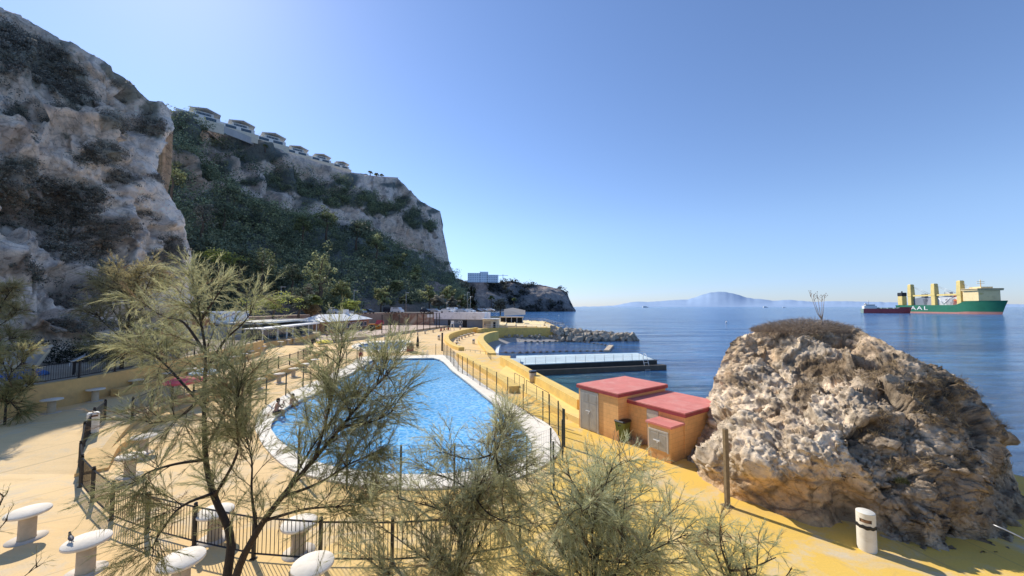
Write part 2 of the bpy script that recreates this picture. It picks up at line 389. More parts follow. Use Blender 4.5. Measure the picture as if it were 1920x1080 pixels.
# blue-grey landing between walkway and jetty
mb = MB(); mb.prism([(-.5, 40.6), (-2.6, 43.2), (-3.2, 51), (-2.2, 56), (-.8, 58.8), (1.4, 58.4), (.8, 48)], -5, -1.5)
struct('landing', mb, mat('worn_blue_paint', (.42, .5, .52), .8, .18, .5, .01, dirt=(.55, .5, .42)))
# stepped sunbathing terraces by the breakwater
sun_t = MB()
for k in range(6):
    x0 = -5+k*3.2; sun_t.prism([(x0, 114+k*.1), (x0+3.1, 114+k*.1), (x0+3.1-k*.1, 166), (x0-k*.1, 166)], -.1, .95-k*.16); sun_t.prism([(x0+2.7, 114.05), (x0+3.07, 114.05), (x0+3.0-k*.1, 165.9), (x0+2.6-k*.1, 165.9)], .3, 1.12-k*.16)
struct('sunbathing_terrace', sun_t, mat('terrace_paint', (.84, .66, .36), .9, .1, .4, .02, dirt=(.6, .5, .36)))
t = obj('terrace_wall', MB().wall(smooth([Vector(p) for p in [(-9.5, 104, 0), (-8.5, 108.5, 0), (-4, 111.5, 0), (4, 112.2, 0), (14.8, 112.6, 0)]], 4), 1.0, -5, .25), M_ywall2)
tag(t, 'long yellow wall at the foot of the stepped sunbathing terraces', 'wall')
# beach sand
def sand_mat():
    m, N, L, B = new_mat('grey_sand'); pos = geopos(N)
    c = ramp(N, L, tex_noise(N, L, .5, 10, .7, pos), [(.3, (.27, .25, .23)), (.7, (.38, .35, .31))])
    L.new(c, B.inputs['Base Color']); B.inputs['Roughness'].default_value = .9; bump(N, L, B, tex_noise(N, L, 6, 6, .7, pos), .05); return m
bv = []; bf = []
inner = resample(W2p+[Vector((-3.4, 108, 0)), Vector((4, 110.5, 0)), Vector((15, 111.5, 0))], 3.0)
cen = Vector((16, 84, 0))
for p in inner:
    d = (cen-Vector((p.x, p.y, 0))).normalized()
    for k in range(6):
        q = Vector((p.x, p.y, 0))+d*(k*1.15); bv.append((q.x, q.y, -2.5-k*.3+.1*mnoise.noise(q*.4)))
for i in range(len(inner)-1):
    for k in range(5): bf.append([i*6+k, i*6+k+1, (i+1)*6+k+1, (i+1)*6+k])
mb = MB(); mb.add(bv, bf, True); struct('beach', mb, sand_mat())
def sea_mat():
    m, N, L, B = new_mat('sea_water'); pos = geopos(N)
    sx = N.new('ShaderNodeSeparateXYZ'); L.new(pos, sx.inputs[0])
    # shallow water near the shore is greener
    dv = N.new('ShaderNodeVectorMath'); dv.operation = 'DISTANCE'; L.new(pos, dv.inputs[0]); dv.inputs[1].default_value = (3.5, 45, SEA)
    nz = tex_noise(N, L, .12, 6, .6, pos)
    ad = N.new('ShaderNodeMath'); ad.operation = 'MULTIPLY_ADD'; L.new(nz, ad.inputs[0]); ad.inputs[1].default_value = 16; L.new(dv.outputs['Value'], ad.inputs[2])
    sh = N.new('ShaderNodeMapRange'); sh.inputs[1].default_value = 10; sh.inputs[2].default_value = 34; L.new(ad.outputs[0], sh.inputs[0])
    mp = N.new('ShaderNodeMapping'); mp.inputs['Scale'].default_value = (.3, 1.25, 1); mp.inputs['Rotation'].default_value = (0, 0, -.25); L.new(pos, mp.inputs[0])
    sw = ramp(N, L, tex_noise(N, L, .035, 8, .6, mp.outputs[0], .6), [(.36, (.012, .085, .25)), (.62, (.05, .19, .42))])
    st_ = ramp(N, L, tex_noise(N, L, .32, 8, .7, mp.outputs[0], .5), [(.36, (.35, .42, .5)), (.5, (1, 1, 1)), (.64, (1.8, 1.6, 1.45))])
    c = mixc(N, L, sh.outputs[0], (.06, .18, .21), sw); c = mixc(N, L, .8, c, st_, 'MULTIPLY')
    L.new(c, B.inputs['Base Color']); B.inputs['Roughness'].default_value = .1; B.inputs['Specular IOR Level'].default_value = .42
    h1 = tex_noise(N, L, .3, 9, .74, mp.outputs[0], .4); h2 = tex_noise(N, L, .07, 5, .55, mp.outputs[0], .3)
    a = N.new('ShaderNodeMath'); a.operation = 'MULTIPLY_ADD'; L.new(h2, a.inputs[0]); a.inputs[1].default_value = 4.5; L.new(h1, a.inputs[2])
    bump(N, L, B, a.outputs[0], 1.5, 1.0); return m
mb = MB(); R = 40000
ring = [(R*math.cos(2*PI*k/64), R*math.sin(2*PI*k/64), SEA) for k in range(64)]
mb.add(ring, [list(range(64))]); struct('sea', mb, sea_mat())
mb = MB()
foam = smooth([G(u, v, SEA+.05) for u, v in [(951, 641.5), (940, 644), (934, 650), (932, 656), (931, 662)]], 6)
fo = MB().wall(foam, .9, SEA-.3, [SEA+.06+.12*math.sin(PI*i/(len(foam)-1)) for i in range(len(foam))])
tag(obj('surf', fo, mat('sea_foam', (.8, .82, .82), .8, .08, 3, .05)), kind='structure')
# ================================================================== POOLS
def pool_water_mat(name, deep, light, sc):
    m, N, L, B = new_mat(name); pos = geopos(N)
    ds = N.new('ShaderNodeMixRGB'); n = N.new('ShaderNodeTexNoise'); n.inputs['Scale'].default_value = 1.2; L.new(pos, n.inputs['Vector'])
    v = N.new('ShaderNodeVectorMath'); v.operation = 'MULTIPLY_ADD'; L.new(n.outputs['Color'], v.inputs[0]); v.inputs[1].default_value = (.7, .7, 0); L.new(pos, v.inputs[2])
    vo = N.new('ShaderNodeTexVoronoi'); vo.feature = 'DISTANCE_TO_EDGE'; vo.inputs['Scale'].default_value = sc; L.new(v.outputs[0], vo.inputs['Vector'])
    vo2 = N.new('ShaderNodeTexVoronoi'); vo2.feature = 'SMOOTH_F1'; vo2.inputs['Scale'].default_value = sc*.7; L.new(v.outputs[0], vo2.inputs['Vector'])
    f = ramp(N, L, vo.outputs['Distance'], [(0, (1, 1, 1)), (.16, (.25, .25, .25)), (.45, (0, 0, 0))])  # network of caustic light painted into the water colour
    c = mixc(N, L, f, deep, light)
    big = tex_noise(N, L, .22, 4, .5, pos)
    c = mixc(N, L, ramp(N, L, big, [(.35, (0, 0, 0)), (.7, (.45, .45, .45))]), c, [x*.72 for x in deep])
    L.new(c, B.inputs['Base Color']); B.inputs['Roughness'].default_value = .06; B.inputs['Specular IOR Level'].default_value = .35
    hh = N.new('ShaderNodeMath'); hh.operation = 'ADD'; L.new(tex_noise(N, L, 2.6, 4, .6, v.outputs[0]), hh.inputs[0]); L.new(vo2.outputs['Distance'], hh.inputs[1])
    bump(N, L, B, hh.outputs[0], .1, .8); return m
M_coping = mat('white_coping', (.84, .76, .62), .85, .1, 1.5, .015, dirt=(.66, .57, .45))
M_tile = mat('blue_pool_tile', (.03, .12, .36), .3, .25, 6, 0)
def ring_mesh(a, b, z, zb, sub=None):
    """flat ring between loops a (inner) and b (outer), with an outer lip"""
    mb = MB(); n = len(a)
    mb.add([(p.x, p.y, z) for p in a]+[(p.x, p.y, z) for p in b]+[(p.x, p.y, zb) for p in b]+[(p.x, p.y, zb-.1) for p in a],
           [[i, (i+1) % n, n+(i+1) % n, n+i] for i in range(n)]+[[n+i, n+(i+1) % n, 2*n+(i+1) % n, 2*n+i] for i in range(n)]+[[i, 3*n+i, 3*n+(i+1) % n, (i+1) % n] for i in range(n)])
    return mb
def pool(name, label, a, b, water, depth=1.4):
    t = thing(name, label, 'pool')
    obj('coping', ring_mesh(a, b, .07, -.05), M_coping, t)
    n = len(a); mb = MB()
    mb.add([(p.x, p.y, -.04) for p in a]+[(p.x, p.y, -depth) for p in a], [[i, i+n, (i+1) % n+n, (i+1) % n] for i in range(n)]+[list(range(n, 2*n))])
    obj('basin', mb, M_tile, t)
    bm = bmesh.new(); vs = [bm.verts.new((p.x, p.y, -.16)) for p in a]; f = bm.faces.new(vs); bmesh.ops.triangulate(bm, faces=[f])
    for f in bm.faces:
        if f.normal.z < 0: f.normal_flip()
    me = bpy.data.meshes.new('water'); bm.to_mesh(me); bm.free(); link('water', me, water, t)
    return t
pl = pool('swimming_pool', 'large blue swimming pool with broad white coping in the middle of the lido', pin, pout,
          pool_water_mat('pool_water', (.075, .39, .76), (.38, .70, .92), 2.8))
lad = MB()
for s in (0, .6):
    q = G(792, 671, 0)+Vector((s, 0, 0)); lad.tube([q+Vector((0, .5, .05)), q+Vector((0, .5, .8)), q+Vector((0, .2, .95)), q+Vector((0, -.15, .8)), q+Vector((0, -.2, -.6))], .025, 6)
for z in (-.1, .15): lad.tube([q+Vector((-.6, -.2, z)), q+Vector((0, -.2, z))], .02, 6)
obj('ladder', lad, M_steel, pl)
pool('paddling_pool', 'small shallow paddling pool with white rim beyond the large pool', kin, kout, pool_water_mat('paddling_water', (.1, .26, .58), (.3, .5, .75), 2.0), .5)
# ================================================================== CLIFFS, HEADLAND, MOUNTAINS
def rock_mat(name, fine=1.0, bd=.25, crack=.6, haze=None):
    m, N, L, B = new_mat(name); pos = geopos(N)
    at = N.new('ShaderNodeAttribute'); at.attribute_name = 'Col'
    n1 = tex_noise(N, L, .55*fine, 12, .72, pos, .6)
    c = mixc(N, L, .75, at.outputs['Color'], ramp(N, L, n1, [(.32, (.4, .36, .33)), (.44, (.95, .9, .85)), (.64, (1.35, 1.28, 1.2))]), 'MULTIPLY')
    vo = N.new('ShaderNodeTexVoronoi'); vo.feature = 'DISTANCE_TO_EDGE'; vo.inputs['Scale'].default_value = .3*fine
    wv = N.new('ShaderNodeTexNoise'); wv.inputs['Scale'].default_value = .6*fine; wv.inputs['Detail'].default_value = 5; L.new(pos, wv.inputs['Vector'])
    va = N.new('ShaderNodeVectorMath'); va.operation = 'MULTIPLY_ADD'; L.new(wv.outputs['Color'], va.inputs[0]); va.inputs[1].default_value = (3.5/fine,)*3; L.new(pos, va.inputs[2])
    L.new(va.outputs[0], vo.inputs['Vector'])
    cr = ramp(N, L, vo.outputs['Distance'], [(0, (.5, .48, .46)), (.05, (1, 1, 1))])
    c = mixc(N, L, crack, c, cr, 'MULTIPLY')
    v2 = N.new('ShaderNodeTexVoronoi'); v2.feature = 'DISTANCE_TO_EDGE'; v2.inputs['Scale'].default_value = 1.15*fine; mp = N.new('ShaderNodeMapping'); mp.inputs['Scale'].default_value = (1, 1, .55); mp.inputs['Rotation'].default_value = (.3, .2, 0); L.new(va.outputs[0], mp.inputs[0]); L.new(mp.outputs[0], v2.inputs['Vector'])
    c = mixc(N, L, crack*.8, c, ramp(N, L, v2.outputs['Distance'], [(0, (.55, .52, .5)), (.035, (1, 1, 1))]), 'MULTIPLY')
    pits = ramp(N, L, tex_noise(N, L, 2.4*fine, 8, .7, pos, .5), [(.33, (.34, .31, .29)), (.43, (1, 1, 1))])
    c = mixc(N, L, .8, c, pits, 'MULTIPLY')
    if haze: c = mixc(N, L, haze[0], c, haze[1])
    L.new(c, B.inputs['Base Color']); B.inputs['Roughness'].default_value = .95; B.inputs['Specular IOR Level'].default_value = .05
    h = N.new('ShaderNodeMath'); h.operation = 'MULTIPLY_ADD'; L.new(vo.outputs['Distance'], h.inputs[0]); h.inputs[1].default_value = .5
    L.new(tex_noise(N, L, 1.1*fine, 12, .75, pos, .4), h.inputs[2]); bump(N, L, B, h.outputs[0], bd, 1.0); return m
def fbm(p, o=5, H=.9, lac=2.1): return mnoise.fractal(p, H, lac, o)
def ridged(p, o=5): return mnoise.ridged_multi_fractal(p, .9, 2.1, o, 1.0, 2.0)
def facet(p, sc):
    """tilted plane inside each voronoi cell: broken, angular rock"""
    q = p*sc; d, pts = mnoise.voronoi(q, distance_metric='DISTANCE', exponent=2.5); t = pts[0]
    h = mnoise.cell_vector(t*7.31+Vector((.37, .11, .73)))
    return (q-t).dot(h*2-Vector((1, 1, 1)))/sc, d[1]-d[0]
def blobs(u, v, B):
    s = 0
    for cu, cv, ru, rv in B:
        d = ((u-cu)/ru)**2+((v-cv)/rv)**2
        if d < 4: s = max(s, math.exp(-d*1.1))
    return s
def displace(P, n):
    """move a grid of points P (r,c,3) by n (r,c) along its own surface normals (positive = into the rock)"""
    du = np.gradient(P, axis=1); dv = np.gradient(P, axis=0); N_ = np.cross(du, dv); N_ /= np.linalg.norm(N_, axis=2)[..., None]+1e-9
    toc = np.array([0, 0, CH])-P; N_ *= np.sign((N_*toc).sum(2))[..., None]
    return P-N_*n[..., None]
def grid_surface(name, NS, NT, pos_fn, col_fn, m, back, skirt=True):
    """rows t (0 base..1 top) x columns s; extra rows fall away behind the top and the right edge"""
    P = np.zeros((NT+1, NS+1, 3)); n = np.zeros((NT+1, NS+1)); UV = np.zeros((NT+1, NS+1, 2))
    for j in range(NT+1):
        for i in range(NS+1):
            p, u, v, d = pos_fn(i/NS, j/NT); P[j, i] = p; n[j, i] = d; UV[j, i] = (u, v)
    P = displace(P, n)
    for _ in range(2): P[1:-1, 1:-1] = .5*P[1:-1, 1:-1]+.125*(P[:-2, 1:-1]+P[2:, 1:-1]+P[1:-1, :-2]+P[1:-1, 2:])
    C = np.zeros_like(P); info = []
    for j in range(NT+1):
        for i in range(NS+1):
            p = Vector(P[j, i]); u, v = UV[j, i]; c, veg = col_fn(p, u, v, i/NS, j/NT); C[j, i] = c; info.append((p, u, v, veg))
    cols = [P]; cc = [C]
    for b in back: cols.append(P[:, -1:]+np.array(b)); cc.append(C[:, -1:])
    P = np.concatenate(cols, 1); C = np.concatenate(cc, 1)
    P = np.concatenate([P]+[P[NT:NT+1]+np.array([b[0]*.6, b[1], b[2]]) for b in back]); C = np.concatenate([C]+[C[NT:NT+1]]*len(back))
    R_, W_ = P.shape[:2]; idx = np.arange(R_*W_).reshape(R_, W_)
    Q = np.stack([idx[:-1, :-1], idx[:-1, 1:], idx[1:, 1:], idx[1:, :-1]], -1).reshape(-1, 4)
    me = mesh_np(name, P.reshape(-1, 3), Q, C.reshape(-1, 3), True); return struct(name, me, m), info
# ---- near cliff
NC_TOPX = [-800, -500, -200, 0, 20, 100, 190, 240, 262, 285, 308, 320]
NC_TOPY = [-420, -260, -95, 12, 18, 62, 108, 140, 166, 186, 190, 206]
NC_EV = [186, 206, 240, 262, 290, 318, 345, 380, 430, 470, 540, 650]
NC_EU = [316, 320, 328, 316, 303, 299, 306, 330, 345, 356, 362, 366]
NC_VEG = [(70, 120, 85, 70), (20, 90, 40, 50), (120, 150, 50, 40), (90, 385, 110, 55), (30, 345, 60, 55), (190, 440, 50, 45), (205, 530, 60, 45), (150, 375, 60, 40), (212, 115, 22, 14), (240, 140, 22, 24), (262, 165, 16, 18), (286, 215, 16, 40), (300, 240, 14, 26), (225, 232, 40, 20),
          (200, 285, 45, 26), (300, 505, 32, 50), (330, 470, 25, 40), (150, 470, 40, 22), (322, 330, 20, 22), (110, 215, 30, 14), (60, 500, 60, 14), (170, 610, 60, 20), (240, 330, 30, 14), (35, 215, 25, 20), (120, 60, 30, 12)]
def nc_pos(s, t):
    u0 = lerp(-800, 320, s**.62); vt = interp(u0, NC_TOPX, NC_TOPY); v = lerp(668, vt, t)
    u = lerp(-800, interp(v, NC_EV, NC_EU), s**.62)
    Yb = interp(u, [-800, -400, 0, 200, 370], [20, 24, 32, 40.5, 55]); 
    z = t**1.0
    sl = interp(u, [-800, 0, 250, 330], [11, 13, 7.5, 4])
    Y = Yb+sl*(.28*t+.72*t**2.2)
    # terraces and a big bulge at lower left
    Y -= 3.2*math.exp(-(((u-110)/95)**2+((v-590)/70)**2)) ; Y += 2.6*math.exp(-(((u-200)/60)**2+((v-480)/80)**2))
    Y += 3.0*math.exp(-(((u-70)/90)**2+((v-400)/40)**2)); Y -= 1.5*math.exp(-(((u-180)/60)**2+((v-260)/60)**2))
    p = D(u, v, Y); q = p*.085
    edge = sstep(1.0, .93, s)*sstep(0, .03, t)
    top = sstep(1, .96, t)
    n = 2.3*fbm(q, 3)+1.3*(ridged(p*.16+Vector((3, 1, 7)), 4)-1)+.4*fbm(Vector((p.x*.5, p.y*.5, p.z*.3)), 5)
    n += .8*(ridged(Vector((p.x*.33+40, p.y*.33, p.z*.24)), 5)-1)+.5*fbm(p*1.1, 4)
    w_ = Vector((mnoise.noise(q*4), mnoise.noise(q*4+Vector((7, 7, 7))), mnoise.noise(q*4+Vector((3, 9, 1)))))*1.2; pw = Vector((p.x, p.y, p.z*.6))+w_
    n += .42*facet(pw, .17)[0]+.5*facet(pw, .5)[0]+.5*facet(pw, 1.3)[0]
    n += 1.6*abs(mnoise.noise(Vector((p.x*.11-p.z*.03, p.y*.11, p.z*.05+5))))
    k = max(edge, .25)*max(top, .2)
    return p, u, v, n*k*.9
LIM1, LIM2, OCH, DRK = Vector((.82, .71, .60)), Vector((.95, .86, .76)), Vector((.80, .6, .42)), Vector((.3, .26, .235))  # limestone kept extra pale, standing in for hazy glare on shaded rock
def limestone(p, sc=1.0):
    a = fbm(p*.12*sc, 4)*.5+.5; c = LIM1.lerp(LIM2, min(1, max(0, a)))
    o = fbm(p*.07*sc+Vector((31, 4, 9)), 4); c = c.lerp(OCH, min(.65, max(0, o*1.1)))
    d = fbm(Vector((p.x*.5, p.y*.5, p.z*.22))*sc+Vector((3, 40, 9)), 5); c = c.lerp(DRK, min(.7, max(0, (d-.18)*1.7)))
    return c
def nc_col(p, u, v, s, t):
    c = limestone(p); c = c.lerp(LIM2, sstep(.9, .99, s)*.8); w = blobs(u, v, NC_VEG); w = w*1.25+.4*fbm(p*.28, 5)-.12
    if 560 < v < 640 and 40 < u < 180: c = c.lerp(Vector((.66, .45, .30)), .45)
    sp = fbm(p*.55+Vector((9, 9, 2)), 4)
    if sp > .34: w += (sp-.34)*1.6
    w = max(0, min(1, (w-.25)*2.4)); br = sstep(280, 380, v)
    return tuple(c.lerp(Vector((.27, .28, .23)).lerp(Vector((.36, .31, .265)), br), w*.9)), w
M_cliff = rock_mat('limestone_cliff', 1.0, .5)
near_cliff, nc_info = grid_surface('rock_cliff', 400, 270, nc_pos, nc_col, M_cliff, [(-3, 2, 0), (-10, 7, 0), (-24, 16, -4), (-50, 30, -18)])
# ---- far cliff
FC_TX = [250, 290, 310, 340, 420, 480, 540, 600, 650, 700, 748, 758, 772, 790, 808, 825]
FC_TY = [195, 203, 207, 216, 239, 264, 287, 306, 322, 331, 334, 342, 358, 377, 388, 396]
FC_EV = [396, 410, 435, 470, 500, 525, 545, 560, 575, 590]
FC_EU = [825, 826, 831, 838, 845, 858, 870, 880, 890, 900]
FC_MX = [250, 340, 450, 560, 640, 700, 770, 810, 850, 900]
FC_MY = [330, 362, 372, 402, 418, 440, 468, 486, 508, 570]
FC_VEG = [(350, 265, 40, 50), (395, 320, 30, 26), (325, 250, 20, 30), (330, 330, 30, 25), (400, 232, 26, 8), (455, 262, 50, 16), (475, 285, 24, 16), (520, 330, 26, 18), (545, 335, 24, 22), (500, 290, 30, 14), (470, 340, 20, 8), (590, 360, 26, 30), (605, 350, 18, 14), (640, 372, 34, 18), (680, 378, 30, 18), (700, 390, 26, 16), (655, 335, 20, 10), (725, 395, 22, 16),
          (765, 372, 10, 14), (775, 415, 22, 22), (800, 425, 22, 12), (735, 345, 22, 5), (790, 380, 12, 6), (815, 395, 10, 6), (430, 310, 16, 16), (560, 340, 14, 20), (640, 345, 24, 8)]
def fc_pos(s, t):
    u0 = lerp(250, 825, s); vt = interp(u0, FC_TX, FC_TY); v = lerp(592, vt, t)
    u = lerp(250, interp(v, FC_EV, FC_EU), s)
    vm = interp(u, FC_MX, FC_MY); Yt = interp(u, [250, 345, 450, 550, 650, 760, 830, 900], [146, 154, 185, 222, 262, 300, 320, 330])
    Yb = interp(u, [250, 345, 450, 600, 700, 800, 870, 900], [84, 88, 98, 118, 138, 170, 215, 260]); Ym = Yt-interp(u, [250, 600, 830], [14, 22, 16])
    if v > vm: k = (592-v)/(592-vm); Y = lerp(Yb, Ym, k**1.25)
    else: k = (vm-v)/max(1, vm-vt); Y = lerp(Ym, Yt, k**1.2)
    p = D(u, v, Y); edge = max(.12, sstep(1, .95, s))*max(.2, sstep(1, .96, t))*sstep(0, .05, t)
    rockk = sstep(vm+12, vm-12, v)
    n = 9*fbm(p*.022, 3)+4.5*rockk*(ridged(p*.04+Vector((3, 1, 7)), 4)-1)+2.4*fbm(Vector((p.x*.14, p.y*.14, p.z*.07)), 5)+rockk*(.5*facet(Vector((p.x, p.y, p.z*.5)), .06)[0]+.5*facet(Vector((p.x, p.y, p.z*.6)), .2)[0])
    return p, u, v, n*edge
def fc_col(p, u, v, s, t):
    vm = interp(u, FC_MX, FC_MY); c = limestone(p, .38); c = Vector((c.x*.95, c.y*.87, c.z*.8)); low = sstep(vm-8, vm+10, v+14*fbm(p*.05, 4))
    w = max(low, blobs(u, v, FC_VEG)*1.35)+.35*fbm(p*.09, 5)-.1
    sp = fbm(p*.2+Vector((9, 9, 2)), 4)
    if sp > .3: w += (sp-.3)*1.5
    w = max(0, min(1, (w-.28)*2.6))
    # bare reddish earth banks near the road
    e = blobs(u, v, [(500, 552, 50, 14), (560, 552, 40, 14), (690, 572, 30, 18), (740, 585, 40, 14), (820, 545, 26, 14), (540, 575, 40, 16)])
    g = Vector((.13, .15, .12)).lerp(Vector((.34, .24, .17)), min(1, e*1.3))
    return tuple(c.lerp(g, w*.95)), (w if e < .35 else 0)
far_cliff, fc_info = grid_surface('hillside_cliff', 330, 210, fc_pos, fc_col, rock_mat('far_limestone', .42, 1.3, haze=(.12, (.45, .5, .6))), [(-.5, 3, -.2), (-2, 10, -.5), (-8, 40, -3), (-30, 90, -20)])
# ---- headland
HL_TX = [850, 868, 880, 925, 960, 985, 1000, 1020, 1040, 1055, 1062]
HL_TY = [521, 524, 527, 528, 526, 530, 532, 536, 540, 543, 548]
HL_EV = [540, 548, 560, 570, 577, 582, 585]
HL_EU = [1061, 1063, 1067, 1071, 1075, 1079, 1080]
def hl_pos(s, t):
    u0 = lerp(850, 1062, s); vt = interp(u0, HL_TX, HL_TY); v = lerp(584.5, vt, t); u = lerp(850, interp(v, HL_EV, HL_EU), s)
    Y = interp(u, [850, 950, 1080], [640, 720, 800])+70*(.35*t+.65*t*t); p = D(u, v, Y)
    n = 22*fbm(p*.008, 4)+9*(ridged(p*.016, 4)-1)+4*fbm(Vector((p.x*.06, p.y*.06, p.z*.03)), 5)
    if t > .97: p.z += 2.2*fbm(p*.05, 3)
    return p, u, v, n*max(.1, sstep(1, .93, s))*sstep(0, .1, t)*max(.3, sstep(1, .9, t))*.7
def hl_col(p, u, v, s, t):
    c = limestone(p, .1)*.42; w = max(0, min(1, .6+1.2*fbm(p*.02, 5)-.2*s)); 
    if t > .8: c = c.lerp(Vector((.5, .36, .27)), .6)
    c = c.lerp(Vector((.04, .05, .045)), w*.85); return tuple(c.lerp(Vector((.2, .26, .36)), .26)), w  # distance haze and the headland's shadow tone blended into its colour
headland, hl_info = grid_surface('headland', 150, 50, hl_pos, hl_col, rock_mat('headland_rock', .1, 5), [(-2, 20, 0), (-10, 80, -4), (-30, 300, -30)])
# ---- mountains across the strait
MT_X = [1080, 1120, 1150, 1165, 1185, 1200, 1215, 1235, 1255, 1275, 1290, 1305, 1318, 1330, 1345, 1358, 1370, 1385, 1400, 1415, 1430, 1450, 1465, 1480, 1500, 1530, 1560, 1600, 1640, 1700, 1800, 1960]
MT_Y = [575, 574.5, 573, 570.5, 566, 565.5, 566, 565, 563, 562, 561.5, 557, 552, 549, 547, 547.2, 549, 553, 558, 560, 561, 564, 563, 562, 564, 566, 564.5, 565, 566, 567.5, 569, 571]
def mt(name, Y, k, label_col, off=0):
    V = []; C = []
    us = np.linspace(1080, 1960, 240); T = 10
    for j in range(T+1):
        for u in us:
            vt = interp(u+off, MT_X, MT_Y)+.8*mnoise.noise(Vector((u*.11, k, 0))); vt = 575.6-(575.6-vt)*k
            t = j/T; p = D(u, lerp(576.2, vt, t), Y); d = 2500*t+260*fbm(Vector((u*.03, t*1.5, k)), 4)*t*(1.2-t)
            V.append(p*((Y+d)/Y)+Vector((0, 0, CH*(1-(Y+d)/Y)))); C.append(label_col)
    n = len(us); idx = np.arange((T+1)*n).reshape(T+1, n)
    Q = np.stack([idx[:-1, :-1], idx[:-1, 1:], idx[1:, 1:], idx[1:, :-1]], -1).reshape(-1, 4)
    m, N, L, B = new_mat(name+'_rock'); a = N.new('ShaderNodeAttribute'); a.attribute_name = 'Col'
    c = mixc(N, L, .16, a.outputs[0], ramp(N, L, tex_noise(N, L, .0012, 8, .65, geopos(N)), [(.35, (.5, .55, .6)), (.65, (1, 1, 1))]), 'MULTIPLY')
    L.new(c, B.inputs['Base Color']); B.inputs['Roughness'].default_value = 1; B.inputs['Specular IOR Level'].default_value = 0
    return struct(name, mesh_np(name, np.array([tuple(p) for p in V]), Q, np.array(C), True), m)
mt('distant_mountains', 14000, 1.0, (.33, .44, .6))  # blue aerial haze painted into the mountain colour
# ================================================================== LEAVES ON THE SLOPES
M_scrub = leaf_mat('scrub_leaf', .25); M_leaf = leaf_mat('tree_leaf', .3); M_tam = leaf_mat('tamarisk_needle', .55)
def clump(c, rx, rz, n, size, tone, warm=0.0):
    """leaves through a lumpy volume: several lobes, undersides painted darker"""
    L_ = max(3, int(4+rx)); lob = rng.normal(size=(L_, 3))*np.array([rx, rx, rz])*.5; lr = rng.uniform(.35, .62, L_)
    k = rng.integers(0, L_, n); d = rng.normal(size=(n, 3)); d /= np.linalg.norm(d, axis=1)[:, None]
    rr = rng.uniform(.55, 1.0, n)**.5
    C = np.array(c)+lob[k]+d*(lr[k]*rr)[:, None]*np.array([rx, rx, rz])
    sh = .62+.38*np.clip(d[:, 2], -.6, 1)+rng.normal(0, .12, n)+(rng.normal(0, .15, L_))[k]  # lit tops and shaded undersides painted into the leaf colour
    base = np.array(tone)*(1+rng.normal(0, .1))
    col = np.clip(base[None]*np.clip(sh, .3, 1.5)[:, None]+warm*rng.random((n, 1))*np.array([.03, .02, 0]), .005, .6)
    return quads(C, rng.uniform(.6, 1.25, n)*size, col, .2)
def collect(parts, name):
    o = 0; V = []; Q = []; C = []
    for v, q, c in parts: V.append(v); Q.append(q+o); C.append(c); o += len(v)
    return mesh_np(name, np.concatenate(V), np.concatenate(Q), np.concatenate(C))
def scatter(info, n, rmin, rmax, leaf, tones, lo, per=110, vmax=9999, lift=.25, top=None):
    W_ = np.array([i[3] for i in info]); vv = np.array([i[2] for i in info]); uu = np.array([i[1] for i in info])
    p = np.where((W_ > lo) & (vv < vmax) & (uu > -260), W_, 0)
    if top: p = np.where(vv-np.interp(uu, top[0], top[1]) < 17, 0, p)
    pp = np.array([tuple(i[0]) for i in info]); p = p*(pp[:, 1]**.8); p = p/p.sum()
    out = []
    for k in rng.choice(len(info), n, p=p, replace=False):
        q, u, v, w = info[k]; r = rng.uniform(rmin, rmax)*(.6+.6*w)
        f = (mnoise.noise(q*.03)+1)/2+rng.normal(0, .18); tn = np.array(tones[0])*(1-min(1, max(0, f)))+np.array(tones[1])*min(1, max(0, f))
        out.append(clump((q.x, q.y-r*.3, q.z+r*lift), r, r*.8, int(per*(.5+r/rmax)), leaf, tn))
    return out
tag(link('cliff_scrub', collect(scatter(nc_info, 1300, .25, .95, .17, [(.27, .28, .22), (.42, .36, .3)], .45, 90, lift=.1, top=(NC_TOPX, NC_TOPY)), 'cliff_scrub'), M_scrub), 'grey-green and brown scrub clinging to the pale left cliff', 'scrub', kind='stuff')
tag(link('hillside_scrub', collect(scatter(fc_info, 1500, 2.0, 5.2, .75, [(.23, .27, .18), (.46, .49, .25)], .5, 150, 586, top=(FC_TX, FC_TY)), 'hillside_scrub'), M_scrub), 'dense dark scrub and woodland covering the slope under the far cliff', 'woodland', kind='stuff')
tag(link('headland_scrub', collect([c for c in scatter(hl_info, 160, 3, 8, 2.6, [(.05, .065, .06), (.09, .1, .08)], .45, 50)], 'headland_scrub'), M_scrub), 'dark scrub patches on the distant headland', 'scrub', kind='stuff')
